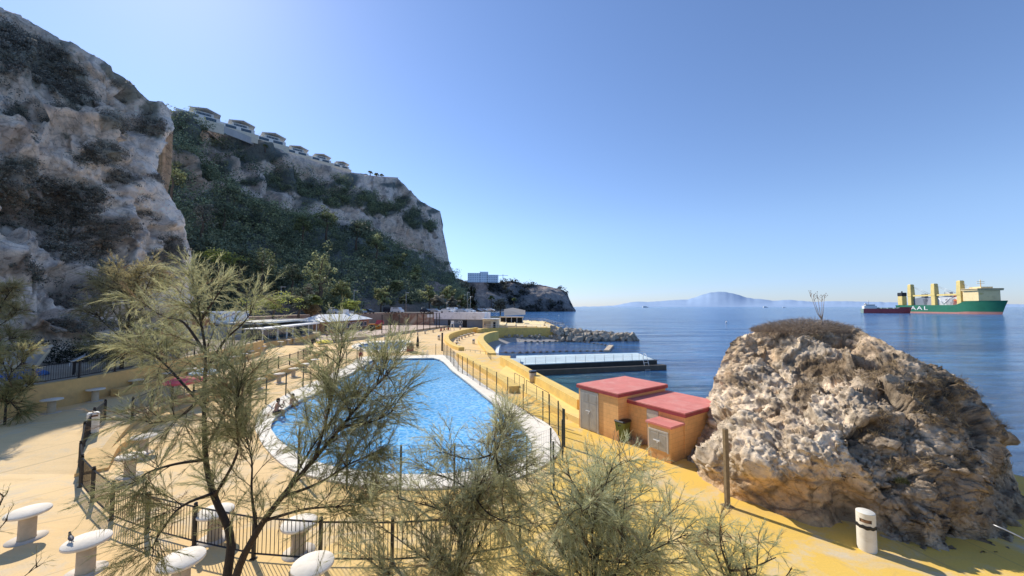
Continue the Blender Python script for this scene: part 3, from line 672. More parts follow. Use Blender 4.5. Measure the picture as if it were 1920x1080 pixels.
# ================================================================== BIG BOULDER
RB_U = [1282, 1300, 1340, 1420, 1500, 1560, 1650, 1700, 1800, 1920, 2060]
RB_V = [872, 890, 918, 950, 985, 1003, 1022, 1032, 1034, 1034, 1034]
RL_V = [600, 618, 632, 660, 700, 740, 790, 830, 872, 900]      # left outline
RL_U = [1420, 1388, 1378, 1362, 1346, 1330, 1312, 1298, 1286, 1284]
RT_U = [1378, 1388, 1410, 1440, 1500, 1560, 1610, 1640, 1680, 1720, 1760, 1800, 1830, 1850, 1875, 1890, 1897, 1905, 1930, 2000, 2060]
RT_V = [640, 630, 622, 618, 614, 614, 622, 634, 652, 668, 684, 712, 738, 762, 800, 832, 862, 900, 960, 1000, 1030]
CPT = []   # control depths (u, v, Y)
for u, v in zip(RB_U, RB_V):
    g = G(u, v, 0); CPT.append((u, v, g.y+.15))
CPT += [(1340, 862, 14.0), (1420, 886, 12.2), (1500, 862, 11.7), (1420, 930, 12.7), (1500, 950, 11.95), (1590, 900, 11.3), (1600, 970, 11.5), (1690, 1000, 10.7), (1580, 800, 12.2), (1500, 790, 13.2),
        (1400, 640, 20.4), (1500, 622, 20.2), (1450, 700, 17.6), (1450, 780, 14.5), (1400, 830, 13.5), (1350, 790, 16.2), (1300, 830, 17.4), (1312, 790, 18.4), (1340, 720, 19.6), (1380, 640, 20.8), (1300, 880, 16.0), (1530, 680, 17.6),
        (1560, 690, 16.6), (1600, 640, 18.4), (1590, 740, 13.6), (1650, 760, 12.8), (1700, 700, 13.9), (1750, 800, 12.0), (1690, 655, 15.6), (1760, 690, 15.2), (1830, 745, 14.7), (1850, 850, 12.4), (1885, 835, 14.0), (1895, 900, 13.2),
        (1750, 950, 10.9), (1850, 980, 10.9), (1650, 880, 11.3), (1700, 930, 10.9), (1760, 880, 11.4), (1920, 960, 12.6), (2000, 1000, 13), (1800, 1000, 10.6), (1680, 830, 11.9)]
cu = np.array([(a[0]/100, a[1]/100) for a in CPT]); cy = np.array([a[2] for a in CPT])
kk = np.linalg.norm(cu[:, None]-cu[None], axis=2); A = np.block([[kk+np.eye(len(cu))*.01, np.ones((len(cu), 1)), cu], [np.ones((1, len(cu))), np.zeros((1, 3))], [cu.T, np.zeros((2, 3))]])
sol = np.linalg.solve(A, np.concatenate([cy, np.zeros(3)]))
def rock_depth(u, v):
    d = np.hypot(cu[:, 0]-u/100, cu[:, 1]-v/100); return float(d@sol[:-3]+sol[-3]+sol[-2]*u/100+sol[-1]*v/100)
def chunk(q, sc):
    d, pts = mnoise.voronoi(q*sc, distance_metric='DISTANCE', exponent=2.5); return d[1]-d[0], mnoise.cell(pts[0]*7.3)
def rock_pos(s, t):
    u = lerp(1378, 2060, s); vt = interp(u, RT_U, RT_V); vb = interp(u, RB_U, RB_V); v = lerp(vb+4, vt, t)
    u = lerp(interp(v, RL_V, RL_U), 2060, s) if v < 905 else lerp(interp(u, [1378, 2060], [1284, 2060]), 2060, 0)
    if v >= 905 or True:
        ul = interp(v, RL_V, RL_U) if v < 872 else interp(v, [872, 890, 918, 950, 985, 1003, 1022, 1032, 1036], [1282, 1300, 1340, 1420, 1500, 1560, 1650, 1700, 1760])
    return u, v
RN, RM = 460, 330
def rv3(q): return Vector((mnoise.noise(q), mnoise.noise(q+Vector((9, 1, 4))), mnoise.noise(q+Vector((2, 8, 5)))))
def rock_uv(s, t):
    """s across, t up; blends the left outline, the base curve and the top outline"""
    ub = lerp(1282, 2060, s); ut = lerp(1380, 2060, s**.9); vb = interp(ub, RB_U, RB_V)+5; vt = interp(ut, RT_U, RT_V)
    v = lerp(vb, vt, t); lv = interp(v, RL_V, RL_U); k = (1-s)**3
    u = lerp(ub, ut, t); u0 = lerp(1282, 1380, t); return u+(lv-u0)*k if v < 900 else u, v
ROCK_VEG = [(1650, 700, 60, 22), (1720, 740, 45, 30), (1760, 760, 40, 40), (1800, 730, 40, 20), (1540, 690, 50, 20), (1510, 740, 40, 22), (1640, 800, 30, 20), (1560, 650, 60, 12), (1780, 860, 22, 20), (1870, 870, 14, 20), (1690, 870, 30, 20), (1400, 730, 26, 14), (1850, 780, 30, 30)]
def rock_col(u, v, p, ch, e):
    a = fbm(p*.9, 5)*.5+.5
    c = Vector((.66, .56, .44)).lerp(Vector((.84, .76, .63)), min(1, max(0, a)))
    c = c.lerp(Vector((.45, .32, .19)), min(.6, max(0, fbm(p*.6+Vector((5, 2, 8)), 4)*1.2)))
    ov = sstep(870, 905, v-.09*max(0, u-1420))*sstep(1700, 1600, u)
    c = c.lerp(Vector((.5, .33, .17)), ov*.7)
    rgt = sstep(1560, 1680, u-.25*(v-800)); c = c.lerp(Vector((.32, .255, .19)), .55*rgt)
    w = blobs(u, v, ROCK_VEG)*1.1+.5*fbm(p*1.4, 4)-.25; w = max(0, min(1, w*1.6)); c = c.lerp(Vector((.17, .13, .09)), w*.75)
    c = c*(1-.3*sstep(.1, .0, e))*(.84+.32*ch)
    lich = fbm(p*2.2+Vector((7, 7, 7)), 5)
    if lich > .28: c = c.lerp(Vector((.1, .085, .065)), min(.6, (lich-.28)*2))
    return tuple(c), w
P_ = np.zeros((RM+1, RN+1, 3)); n_ = np.zeros((RM+1, RN+1)); UV_ = {}; CH_ = {}
for j in range(RM+1):
    for i in range(RN+1):
        u, v = rock_uv(i/RN, j/RM); p = D(u, v, rock_depth(u, v)); P_[j, i] = p; UV_[j, i] = (u, v)
        w_ = Vector((mnoise.noise(p*.9), mnoise.noise(p*.9+Vector((9, 1, 4))), mnoise.noise(p*.9+Vector((2, 8, 5)))))*.5
        e, ch = chunk(p+w_, .95); e2, ch2 = chunk(p+w_*.5, 2.6); e3, ch3 = chunk(p*1.0+w_*.3, 6.5)
        rough = 1.0-.7*sstep(865, 900, v-.09*max(0, u-1420))*sstep(1700, 1600, u)
        f1, e1 = facet(p+w_, .55); f2, e2_ = facet(p+w_*.5, 1.5); f3, _ = facet(p+w_*.4, 4.0)
        n = .5*fbm(p*.42, 4)+rough*(.30*f1+.22*f2+.16*f3+.14*(ch-.5)-.10*(ridged(p*.8+Vector((4, 4, 1)), 5)-1))+.06*fbm(p*3, 5)
        ed = sstep(-.01, .1, j/RM)*lerp(1, .3, sstep(1800, 1960, u))*max(.3, sstep(1, .94, j/RM))*max(.25, sstep(0, .05, i/RN))
        n_[j, i] = n*ed; CH_[j, i] = (ch*.6+ch2*.4, min(e1*1.0, e2_*1.6))
P_ = displace(P_, n_)
for _ in range(2): P_[1:-1, 1:-1] = .5*P_[1:-1, 1:-1]+.125*(P_[:-2, 1:-1]+P_[2:, 1:-1]+P_[1:-1, :-2]+P_[1:-1, 2:])
for j in range(RM+1):
    for i in range(RN+1):
        p = Vector(P_[j, i]); u, v = UV_[j, i]; rough = 1.0-.75*sstep(865, 900, v-.09*max(0, u-1420))*sstep(1700, 1600, u)
        w_ = rv3(p*1.3)*.3; n_[j, i] = rough*lerp(1, .5, sstep(1800, 1950, u))*(.34*facet(p+w_, 2.6)[0]+.42*facet(p+w_*.5, 6.0)[0]+.05*(1-ridged(p*2.6, 3)))
P_ = displace(P_, n_); V = np.zeros_like(P_); C = np.zeros_like(P_); rinfo = []
for j in range(RM+1):
    for i in range(RN+1):
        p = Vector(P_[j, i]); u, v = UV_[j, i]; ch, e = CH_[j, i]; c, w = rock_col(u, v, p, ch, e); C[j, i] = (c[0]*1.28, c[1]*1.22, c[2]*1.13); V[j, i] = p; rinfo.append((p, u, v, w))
# the far side: outlines carried back and down to the ground
add = []
for k, (dy, dz) in enumerate([(.7, -.25), (1.6, -1.0), (2.8, -2.4), (4.0, -4.5), (5.0, -8)]):
    r = V[RM]+np.array([0, dy, dz]); r[:, 0] += (V[RM][:, 0]/V[RM][:, 1])*dy*np.linspace(1.25, .3, RN+1); add.append(r)
V = np.concatenate([V, np.array(add)]); C = np.concatenate([C, np.repeat(C[RM:RM+1], 5, 0)])
lft = []
for dx, dy in [(1.0, 1.2), (2.6, 3.0), (5.5, 6)]: lft.append(V[:, 0]+np.array([dx, dy, -.3*dy]))
V = np.concatenate([np.stack(lft[::-1], 1), V], 1); C = np.concatenate([np.repeat(C[:, :1], 3, 1), C], 1)
h_, w_ = V.shape[:2]; idx = np.arange(h_*w_).reshape(h_, w_)
Q = np.stack([idx[:-1, :-1], idx[:-1, 1:], idx[1:, 1:], idx[1:, :-1]], -1).reshape(-1, 4)
M_boulder = rock_mat('boulder_rock', 3.2, .13, crack=.35)
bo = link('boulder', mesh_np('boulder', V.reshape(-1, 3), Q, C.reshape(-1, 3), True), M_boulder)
tag(bo, 'huge weathered tan boulder at the right beside the sheds and the sea', 'boulder')
# dry vegetation on the boulder
def strands(P, Dr, Ln, w, col, droop=.25, seg=2):
    """thin tapering blades: roots P, directions Dr, lengths Ln"""
    n = len(P); side = np.cross(Dr, rng.normal(size=(n, 3))); side /= np.linalg.norm(side, axis=1)[:, None]+1e-9
    rows = []
    for k in range(seg+1):
        t = k/seg; c = P+Dr*(Ln*t)[:, None]; c = c-np.array([0, 0, 1])*(droop*Ln*t*t)[:, None]
        ww = (w*(1-.75*t))[:, None]*.5; rows.append(c-side*ww); rows.append(c+side*ww)
    V = np.stack(rows, 1).reshape(-1, 3); m = 2*(seg+1)
    base = (np.arange(n)*m)[:, None, None]; q = np.array([[2*k, 2*k+1, 2*k+3, 2*k+2] for k in range(seg)])[None]
    return V, (base+q).reshape(-1, 4), np.repeat(col, m, 0)
def unit(a): return a/(np.linalg.norm(a, axis=1)[:, None]+1e-9)
def jit(col, n, s=.25): return np.clip(np.array(col)[None]*(1+rng.normal(0, s, (n, 1))), .005, .9)
gsel = [q for q in rinfo if q[3] > .35 and rng.random() < .05]
P = []; 
for p, u, v, w in gsel:
    for _ in range(14): P.append((p.x+rng.normal(0, .12), p.y+rng.normal(0, .05)-.03, p.z+rng.normal(0, .03)))
P = np.array(P); Dr = unit(rng.normal(size=(len(P), 3))*.8+np.array([0, -.2, .8]))
gm = collect([strands(P, Dr, rng.uniform(.08, .3, len(P)), np.full(len(P), .012), np.concatenate([jit((.42, .30, .15), len(P)//2), jit((.2, .15, .1), len(P)-len(P)//2)])[rng.permutation(len(P))])], 'dry_grass')
M_dry = leaf_mat('dry_stalks', .25)
tag(link('dry_grass', gm, M_dry), 'straw-coloured dry grass tufts growing over the big boulder', 'grass', kind='stuff')
def bushy(name, label, cat, c, rx, ry, rz, n, ln, col, w=.012, up=.5, m=None):
    a = rng.uniform(0, 2*PI, n); r = np.sqrt(rng.random(n)); z = rng.random(n)*(1-r*r*.8)
    P = np.stack([c[0]+rx*r*np.cos(a), c[1]+ry*r*np.sin(a), c[2]+rz*z], 1)
    Dr = unit(rng.normal(size=(n, 3))*.7+np.stack([r*np.cos(a), r*np.sin(a), np.full(n, up)], 1))
    o = link(name, collect([strands(P, Dr, rng.uniform(.5, 1.2, n)*ln, np.full(n, w), jit(col, n, .35))], name), m or M_dry); return tag(o, label, cat)
pt = D(1515, 617, 20.0)
bushy('dry_bush', 'brown twiggy dry bush capping the flat top of the big boulder', 'bush', (pt.x-.1, pt.y+.1, pt.z-.16), 2.7, 1.4, .72, 15000, .3, (.30, .235, .175), .012, .55)
for (u, v, Y, lab) in [(1422, 858, 12.2, 'small dark green tuft on the lower left face of the boulder'), (1868, 872, 12.2, 'dark green tuft near the right edge of the boulder'), (1690, 905, 10.8, 'grey-green tuft low on the right face of the boulder'), (1790, 850, 11.6, 'olive tuft on the shaded right face of the boulder')]:
    Yr = rock_depth(u, v); q = D(u, v, Yr-.1); bushy('tuft', lab, 'plant', q, .16, .12, .16, 420, .09, (.07, .075, .03), .012, .6, M_scrub)
st = MB(); b = D(1541, 600, 19.6); 
for (u1, v1) in [(1520, 553), (1533, 556), (1526, 560), (1546, 555), (1541, 562)]:
    e = D(u1, v1, 19.6); k = D(lerp(1541, u1, .4), 588, 19.6); st.tube([b+Vector((0, 0, -.4)), b, k, e], [.03, .022, .014, .008], 5)
    for _ in range(5):
        d = Vector((rng.normal(0, .1), rng.normal(0, .05), abs(rng.normal(0, .12)))); st.tube([e-Vector((0, 0, .12)), e+d], .006, 4); st.ball(e+d, .022, 6, 4)
tag(obj('dead_flower_stalk', st, mat('dead_stalk', (.3, .24, .19), .9, .2, 8, 0)), 'tall dead branching flower stalk standing above the boulder bush', 'plant')
# ================================================================== SHEDS
def block_mat(name, col):
    m, N, L, B = new_mat(name); pos = geopos(N)
    tc = N.new('ShaderNodeTexCoord'); sp = N.new('ShaderNodeSeparateXYZ'); L.new(tc.outputs['Object'], sp.inputs[0])
    su = N.new('ShaderNodeMath'); su.operation = 'ADD'; L.new(sp.outputs[0], su.inputs[0]); L.new(sp.outputs[1], su.inputs[1])
    cb = N.new('ShaderNodeCombineXYZ'); L.new(su.outputs[0], cb.inputs[0]); L.new(sp.outputs[2], cb.inputs[1])
    br = N.new('ShaderNodeTexBrick'); br.inputs['Scale'].default_value = 1; br.inputs['Brick Width'].default_value = .4; br.inputs['Row Height'].default_value = .2; br.inputs['Mortar Size'].default_value = .008
    br.inputs['Color1'].default_value = (*col, 1); br.inputs['Color2'].default_value = (*[c*.94 for c in col], 1); br.inputs['Mortar'].default_value = (*[c*.78 for c in col], 1)
    L.new(cb.outputs[0], br.inputs['Vector'])
    d = ramp(N, L, tex_noise(N, L, 1.1, 10, .7, pos, .4), [(.5, (0, 0, 0)), (.75, (.55, .55, .55))])
    c = mixc(N, L, d, br.outputs[0], [x*.62 for x in col])
    mr = N.new('ShaderNodeMapRange'); mr.inputs[1].default_value = .55; mr.inputs[2].default_value = 0; L.new(sp.outputs[2], mr.inputs[0])
    mm = N.new('ShaderNodeMath'); mm.operation = 'MULTIPLY'; L.new(mr.outputs[0], mm.inputs[0]); L.new(tex_noise(N, L, 3, 6, .7, pos), mm.inputs[1])
    c = mixc(N, L, mm.outputs[0], c, (.3, .17, .09))
    L.new(c, B.inputs['Base Color']); B.inputs['Roughness'].default_value = .85; B.inputs['Specular IOR Level'].default_value = .15
    bump(N, L, B, br.outputs['Fac'], -.01, .5); return m
M_shed = block_mat('orange_blockwork', (.84, .47, .19))
M_roof = mat('red_roof_paint', (.64, .21, .17), .8, .1, 1.6, .01, dirt=(.7, .36, .29), dscale=1.3)
M_roofedge = mat('dark_red_trim', (.33, .06, .06), .7, .15, 3, .005)
M_door = mat('grey_door_paint', (.50, .46, .39), .6, .08, 3, .004, dirt=(.4, .34, .26), dscale=2)
# local frame: origin at the near front-left corner, x' along the facade, y' into the shed
A_ = G(1086, 800, 0); B_ = G(1160, 828, 0); ex = (B_-A_); ex.z = 0; ex.normalize(); ang = math.atan2(ex.y, ex.x)
shed = thing('orange_shed', 'orange blockwork shed with red roof in two heights beside the boulder', 'shed', A_, ang)
def lc(q):
    d = Vector(q)-A_; c, s = math.cos(-ang), math.sin(-ang); return Vector((d.x*c-d.y*s, d.x*s+d.y*c, d.z))
Lm = lc(B_).x
def part(name, mb, m, par): return obj(name, mb, m, par)
part('wall', MB().box((Lm/2, 1.95, 1.1), (Lm, 3.9, 2.2)), M_shed, shed)
def roof(x0, x1, y0, y1, z, h, ov=.1):
    r = part('roof', MB().box(((x0+x1)/2, (y0+y1)/2, z+h-.03), (x1-x0+2*ov-.02, y1-y0+2*ov-.02, .06), bev=.01), M_roof, shed)
    f = MB(); f.box(((x0+x1)/2, (y0+y1)/2, z+h/2-.03), (x1-x0+2*ov, y1-y0+2*ov, h-.06)); part('fascia', f, M_roofedge, r); return r
roof(0, Lm, 0, 3.9, 2.14, .2)
x1 = lc(G(1280, 866, 0)).x
low0, low1, yb = Lm, Lm+3.0, .75
part('wall', MB().box(((low0+low1)/2+.002, yb+1.6, .9), (low1-low0, 3.2, 1.8)), M_shed, shed)
roof(low0+.1, low1, yb, yb+3.2, 1.78, .2, .1)
def louvre_door(x, y, z0, w, h, leaves=2, vent=False, slats=10, par=shed):
    d = MB(); d.box((x, y-.02, z0+h/2), (w, .05, h), bev=.008); dd = part('door', d, M_door, par)
    g = MB(); lw = w/leaves
    for k in range(leaves):
        cx = x-w/2+lw*(k+.5); top = z0+h-.06
        if vent:
            for r in range(7): g.box((cx, y-.06, top-.05-r*.06), (lw-.12, .035, .035))
            top -= .5
        for r in range(6): g.box((cx-lw/2+.06+(lw-.12)*(r+.5)/6, y-.052, (z0+.06+top)/2), ((lw-.12)/6*.55, .02, top-z0-.12))
    part('slats', g, M_door, dd)
    fr = MB()
    for sx in (-1, 1): fr.box((x+sx*(w/2+.03), y-.02, z0+h/2), (.06, .08, h+.06))
    fr.box((x, y-.02, z0+h+.03), (w+.12, .082, .06)); fr.box((x, y-.055, z0+h/2), (.02, .03, h-.02)); part('frame', fr, M_door, dd)
    hd = MB(); hd.box((x-.1, y-.08, z0+h*.5), (.24, .03, .04)); hd.box((x-.02, y-.075, z0+h*.45), (.05, .04, .1)); hd.box((x+.06, y-.08, z0+h*.5), (.05, .05, .06)); part('handle', hd, M_white, dd)
    return dd
dx0 = lc(G(1090, 800, 0)).x+.12; louvre_door(dx0+.62, 0, .04, 1.18, 1.98, 2, True)
# narrow single door in the lower block
sd = part('door', MB().box((low0+1.42, yb-.02, .88), (.62, .05, 1.7), bev=.008), M_door, shed); part('handle', MB().box((low0+1.2, yb-.07, .95), (.1, .04, .04)), M_steel, sd)
cab0, cab1 = low0+1.85, low0+2.95; cy0 = -.25
cw = part('cabinet', MB().box(((cab0+cab1)/2, (cy0+yb)/2-.003, (.72)), (cab1-cab0, yb-cy0-.006, 1.44)), M_shed, shed)
part('cabinet_roof', MB().box(((cab0+cab1)/2, (cy0+yb)/2-.03, 1.49), (cab1-cab0+.16, yb-cy0+.05, .1), bev=.01), M_roof, shed)
louvre_door((cab0+cab1)/2, cy0, .42, .84, .78, 2, False)
# ------------------------------------------------------------------ wheelie bin
M_bin = mat('green_bin_plastic', (.12, .15, .035), .5, .15, 3, .003, dirt=(.2, .18, .09), dscale=3)
q = G(1168, 826, 0); wb = thing('wheelie_bin', 'dark olive green wheelie bin with black lid against the orange shed', 'bin', q, ang+.1)
mb = MB(); R4 = lambda w, d, z, e=.06: [Vector(p) for p in [(-w+e, -d, z), (w-e, -d, z), (w, -d+e, z), (w, d-e, z), (w-e, d, z), (-w+e, d, z), (-w, d-e, z), (-w, -d+e, z)]]
mb.extrude([R4(.21, .23, .05), R4(.25, .28, .5), R4(.285, .32, .93)], None); part('body', mb, M_bin, wb)
mb = MB(); mb.extrude([R4(.30, .34, .932), R4(.31, .35, .97), R4(.27, .3, 1.02), R4(.12, .14, 1.04)], None); mb.tube([(-.22, .36, .98), (.22, .36, .98)], .022, 6); part('lid', mb, M_black_plastic, wb)
for sx in (-1, 1): part('wheel', MB().tube([(sx*.24, .24, .1), (sx*.29, .24, .1)], .1, 14), M_rubber, wb)
mb = MB(); mb.box((-.02, -.308, .78), (.05, .012, .09)); mb.box((.07, -.308, .8), (.04, .012, .06)); part('sticker', mb, M_black_plastic, wb)
q = G(1196, 833, 0); P = rng.normal(size=(900, 3))*np.array([.2, .12, .08])+np.array(tuple(q))+np.array([0, 0, .06]); P[:, 2] = np.abs(P[:, 2]); Dr = unit(rng.normal(size=(900, 3))+np.array([0, -.2, 1]))
tag(link('dry_weed', collect([strands(P, Dr, rng.uniform(.1, .34, 900), np.full(900, .009), jit((.5, .4, .3), 900, .2))], 'dry_weed'), M_dry), 'pale dry weed on the ground between bin and shed door', 'plant')
# ------------------------------------------------------------------ post, white bin, handrail
b = G(1364, 949, 0); tp = 2.52
mb = MB(); mb.box((b.x, b.y, tp/2), (.14, .13, tp), .25, .012); mb.box((b.x, b.y, .01), (.3, .3, .02), .25)
tag(obj('wooden_post', mb, mat('weathered_wood', (.22, .16, .09), .85, .25, 9, .01)), 'weathered square wooden post standing in front of the boulder', 'post')
def litter_bin(loc, label, sc=1.0, band=True, rz=0):
    t = thing('litter_bin', label, 'litter bin', loc, rz)
    r = .205; n = 40; mb = MB(); V_ = []; prof = [(r*.97, 0), (r, .03), (r, .70), (r, .77), (r, .86), (r, .985)]
    for rr, z in prof:
        for k in range(n): a = 2*PI*k/n; V_.append((rr*math.cos(a), rr*math.sin(a), z))
    fs = []
    for i in range(len(prof)-1):
        for k in range(n):
            am = 2*PI*(k+.5)/n
            if i == 3 and abs(((am-math.radians(228)+PI) % (2*PI))-PI) < .62: continue
            fs.append([i*n+k, i*n+(k+1) % n, (i+1)*n+(k+1) % n, (i+1)*n+k])
    mb.add(V_, fs, True); obj('body', mb, M_binw, t)
    obj('lid', MB().lathe([(r, .985), (r*.985, 1.0), (r*.9, 1.012), (.0001, 1.016)], n), M_binw, t)
    obj('liner', MB().lathe([(r*.93, .06), (r*.93, .97)], 24), mat('bin_liner_brown', (.2, .1, .04), .7, .2, 5, 0), t)
    if band:
        mb = MB()
        prof = [(r*1.005, .60), (r*1.04, .615), (r*1.05, .66), (r*1.03, .69), (r*1.004, .7)]; mb.lathe(prof, 40)
        mb.v = [(x*(1+.018*math.sin(7*math.atan2(y, x))), y*(1+.018*math.sin(5*math.atan2(y, x))), z+.012*math.sin(9*math.atan2(y, x))) for x, y, z in mb.v]
        obj('bag_edge', mb, M_black_plastic, t)
    return t
M_binw = mat('white_bin_plastic', (.74, .70, .60), .55, .06, 3, .004, dirt=(.55, .48, .36), dscale=2.5)
litter_bin(G(1626, 1030, 0), 'white cylindrical litter bin with black bag edge in front of the boulder')
q = G(173, 815, .45); lb = thing('litter_bin', 'cream boxy litter bin with brown slot behind the black railing gate', 'litter bin', (q.x, q.y, zt(q.y)), .9)
obj('body', MB().box((0, 0, .5), (.42, .34, 1.0), bev=.05), M_binw, lb); obj('slot', MB().box((0, -.175, .85), (.28, .012, .08), bev=.004), mat('bin_slot', (.2, .09, .03), .7, .2, 4, 0), lb)
for (u, v, lab) in [(823, 637.5, 'cream litter bin on the plaza by the curved wall'), (888, 645, 'cream litter bin on the lower promenade near the beach')]:
    z = 0 if u < 850 else -.8; q = G(u, v, z); t = thing('litter_bin', lab, 'litter bin', q); obj('body', MB().lathe([(.26, 0), (.3, .9), (.27, .98)], 14), M_binw, t); obj('opening', MB().box((0, -.29, .75), (.3, .06, .14)), M_dark, t)
q = G(999, 717, .36); t = thing('litter_bin', 'tan litter bin with black rim beside the sea wall', 'litter bin', q)
obj('body', MB().lathe([(.25, 0), (.31, .85)], 18), M_tan, t); obj('rim', MB().lathe([(.33, .83), (.34, .92), (.3, .96)], 18), M_black_plastic, t)
mb = MB(); a = D(1862, 984, 10.2); c = D(1905, 1003, 9.9); mb.tube([a, a.lerp(c, .5)+Vector((0, 0, .01)), c, D(1960, 1030, 9.5)], .02, 8); mb.tube([D(1960, 1030, 9.5), G(1964, 1078, 0)], .02, 8)
tag(obj('handrail', mb, M_steel), 'thin grey metal handrail in front of the boulder at the right edge', 'handrail')
# ================================================================== RAILINGS
def railing(name, label, pts, zf, h=1.05, bars=.115, post=.075, first_gap=(), m=M_black, group=None):
    t = thing(name, label, 'railing', group=group)
    for i, p in enumerate(pts):
        z = zf(p); mb = MB(); mb.box((p.x, p.y, z+h/2+.02), (post, post, h+.06)); mb.ball((p.x, p.y, z+h+.09), .05, 8, 6); mb.box((p.x, p.y, z+.015), (.13, .13, .03)); mb.box((p.x, p.y, z+h+.04), (.075, .075, .03))
        obj('post', mb, m, t)
        if i+1 < len(pts) and i not in first_gap:
            q = pts[i+1]; zq = zf(q); a = Vector((p.x, p.y, z)); b = Vector((q.x, q.y, zq)); mb = MB()
            for hh in (.14, h): mb.tube([a+Vector((0, 0, hh)), b+Vector((0, 0, hh))], .026, 4, smooth=False)
            n = max(2, int((b-a).length/bars))
            for k in range(1, n): c = a.lerp(b, k/n); mb.tube([c+Vector((0, 0, .15)), c+Vector((0, 0, h-.01))], .0105, 4, cap=False)
            obj('panel', mb, m, t)
    return t
fr = [G(u, v+d, 0) for u, v, d in [(195, 808, 0), (174, 828, 0), (156, 850, 2), (149, 880, 4), (151, 907, 6), (173, 933, 8), (209, 966, 9), (275, 990, 10), (364, 1014, 10), (475, 1037, 11), (600, 1047, 11), (735, 1048, 11), (862, 1040, 11), (975, 1022, 10)]]
railing('front_railing', 'black iron railing curving around the near left end of the lido', fr, lambda p: zt(p.y)*.9)
f2 = smooth([G(u, v, .55) for u, v in [(250, 786), (283, 769), (330, 749), (375, 734), (427, 717), (457, 711), (491, 702), (523, 691), (538, 687), (551, 682), (561, 678.5), (570, 674), (578, 669), (587, 663)]], 3)
f2 = resample(f2, 2.1)
railing('terrace_railing', 'black iron railing on top of the curved yellow step wall', [p+Vector((-.12, .05, 0)) for p in f2], lambda p: .56, bars=.13)
f3 = resample(smooth([Vector((p.x-.08, p.y, 0)) for p in RWs[3:]], 2), 2.25)
railing('promenade_railing', 'black iron railing along the top of the tall left retaining wall', f3, lambda p: 2.1)
def mesh_fence(name, label, pts, h=1.75, zf=lambda p: 0, skip=(), wires=True, m=M_green_fence, tall={}):
    t = thing(name, label, 'fence')
    for i, p in enumerate(pts):
        obj('post', MB().box((p.x, p.y, zf(p)+h/2), (.06, .06, h)), m, t)
        if i+1 < len(pts) and i not in skip and wires:
            q = pts[i+1]; a = Vector((p.x, p.y, zf(p))); b = Vector((q.x, q.y, zf(q))); mb = MB()
            for k in range(8): z = .08+(h-.12)*k/7; mb.tube([a+Vector((0, 0, z)), b+Vector((0, 0, z))], .0035, 3, cap=False)
            n = max(2, int((b-a).length/.12))
            for k in range(1, n): c = a.lerp(b, k/n); mb.tube([c+Vector((0, 0, .08)), c+Vector((0, 0, h-.04))], .0028, 3, cap=False)
            obj('mesh_panel', mb, m, t)
    return t
pf = GP([(832, 667), (838, 673), (845, 680), (851, 688), (859, 697), (867, 702), (876, 706), (887, 714), (900, 724), (913, 731), (931, 742), (952, 755), (981, 773), (1018, 791), (1030, 799), (1047, 816), (1056, 836)])
mesh_fence('pool_fence', 'dark green mesh pool fence along the sea side of the large pool', pf)
nf = GP([(1056, 836), (1052, 862), (1030, 884), (985, 903), (925, 915), (850, 923), (750, 927), (650, 916), (560, 893)])
mesh_fence('pool_fence', 'dark mesh pool fence around the near rounded end of the large pool', [p+Vector((.05, -.12, 0)) for p in nf])
lf = GP([(460, 800), (474, 777), (503, 758), (540, 744), (572, 728), (600, 714), (628, 702), (652, 691), (672, 678), (683, 667.5)])
mesh_fence('pool_fence', 'dark mesh pool fence along the left side of the large pool', [p+Vector((-.2, .05, 0)) for p in lf])
ff = GP([(690, 666), (702, 666), (715, 666), (732, 666), (750, 665.7), (780, 665.5), (817, 665), (832, 664)])
mesh_fence('pool_fence', 'low thin mesh fence between the large pool and the paddling pool', ff, 1.5)
gp = G(1038, 918, 0); tag(obj('fence_post', MB().box((gp.x, gp.y, .85), (.07, .07, 1.7)), M_green_fence), 'single dark fence post standing on the yellow paving by the pool corner', 'post')
# handrails by the seat wall
for lab, pp in [('thin dark handrail above the seat wall end by the sea walkway', [(965, 722), (983, 733)]), ('longer thin handrail sloping down beside the sea walkway', [(987, 738), (1029, 766)])]:
    a, c = [G(u, v, .36) for u, v in pp]; mb = MB()
    mb.tube([a, a+Vector((0, 0, .95)), c+Vector((0, 0, .95)), c], .022, 6); m_ = a.lerp(c, .5); mb.tube([m_, m_+Vector((0, 0, .95))], .018, 6)
    tag(obj('handrail', mb, M_black), lab, 'handrail')
# ================================================================== ROUND TABLES
def make_table(label, loc, rz=0, group=None):
    t = thing('round_table', label, 'table', loc, rz, group)
    obj('table_top', MB().lathe([(.38, .70), (.43, .705), (.445, .72), (.445, .765), (.435, .78), (.0001, .782)], 36), M_table, t)
    obj('pedestal', MB().lathe([(.185, .01), (.175, .05), (.17, .702)], 20), M_pedestal, t)
    obj('footing', MB().lathe([(.40, .002), (.40, .012), (.0001, .013)], 28), mat('footing_concrete', (.6, .52, .42), .9, .12, 3, .01, dirt=(.5, .4, .28)), t)
    return t
tb0 = make_table('round white concrete table nearest the left edge of the picture in the foreground', G(50, 1010, 0))
TB = [((160, 1072, 0), 'round white concrete table with a small dark bird on its edge'), ((338, 1112, 0), 'round concrete table half hidden behind the leaning tamarisk trunk'), ((585, 1122, 0), 'round white table cut by the bottom edge below the iron railing'),
      ((268, 850, .0), 'round table on the paved ground beside the pointed ends of the yellow steps'), ((243, 892, 0), 'round white table just below the tip of the lower yellow step'), ((402, 1010, 0), 'round table directly behind the railing beside the tamarisk trunk'), ((560, 1035, 0), 'round table behind the straight front stretch of railing, sunlit orange foot')]
for (u, v, z), lab in TB: dup(tb0, G(u, v, z), rng.uniform(0, 6), lab, 'concrete tables near the front railing')
tb0['group'] = 'concrete tables near the front railing'
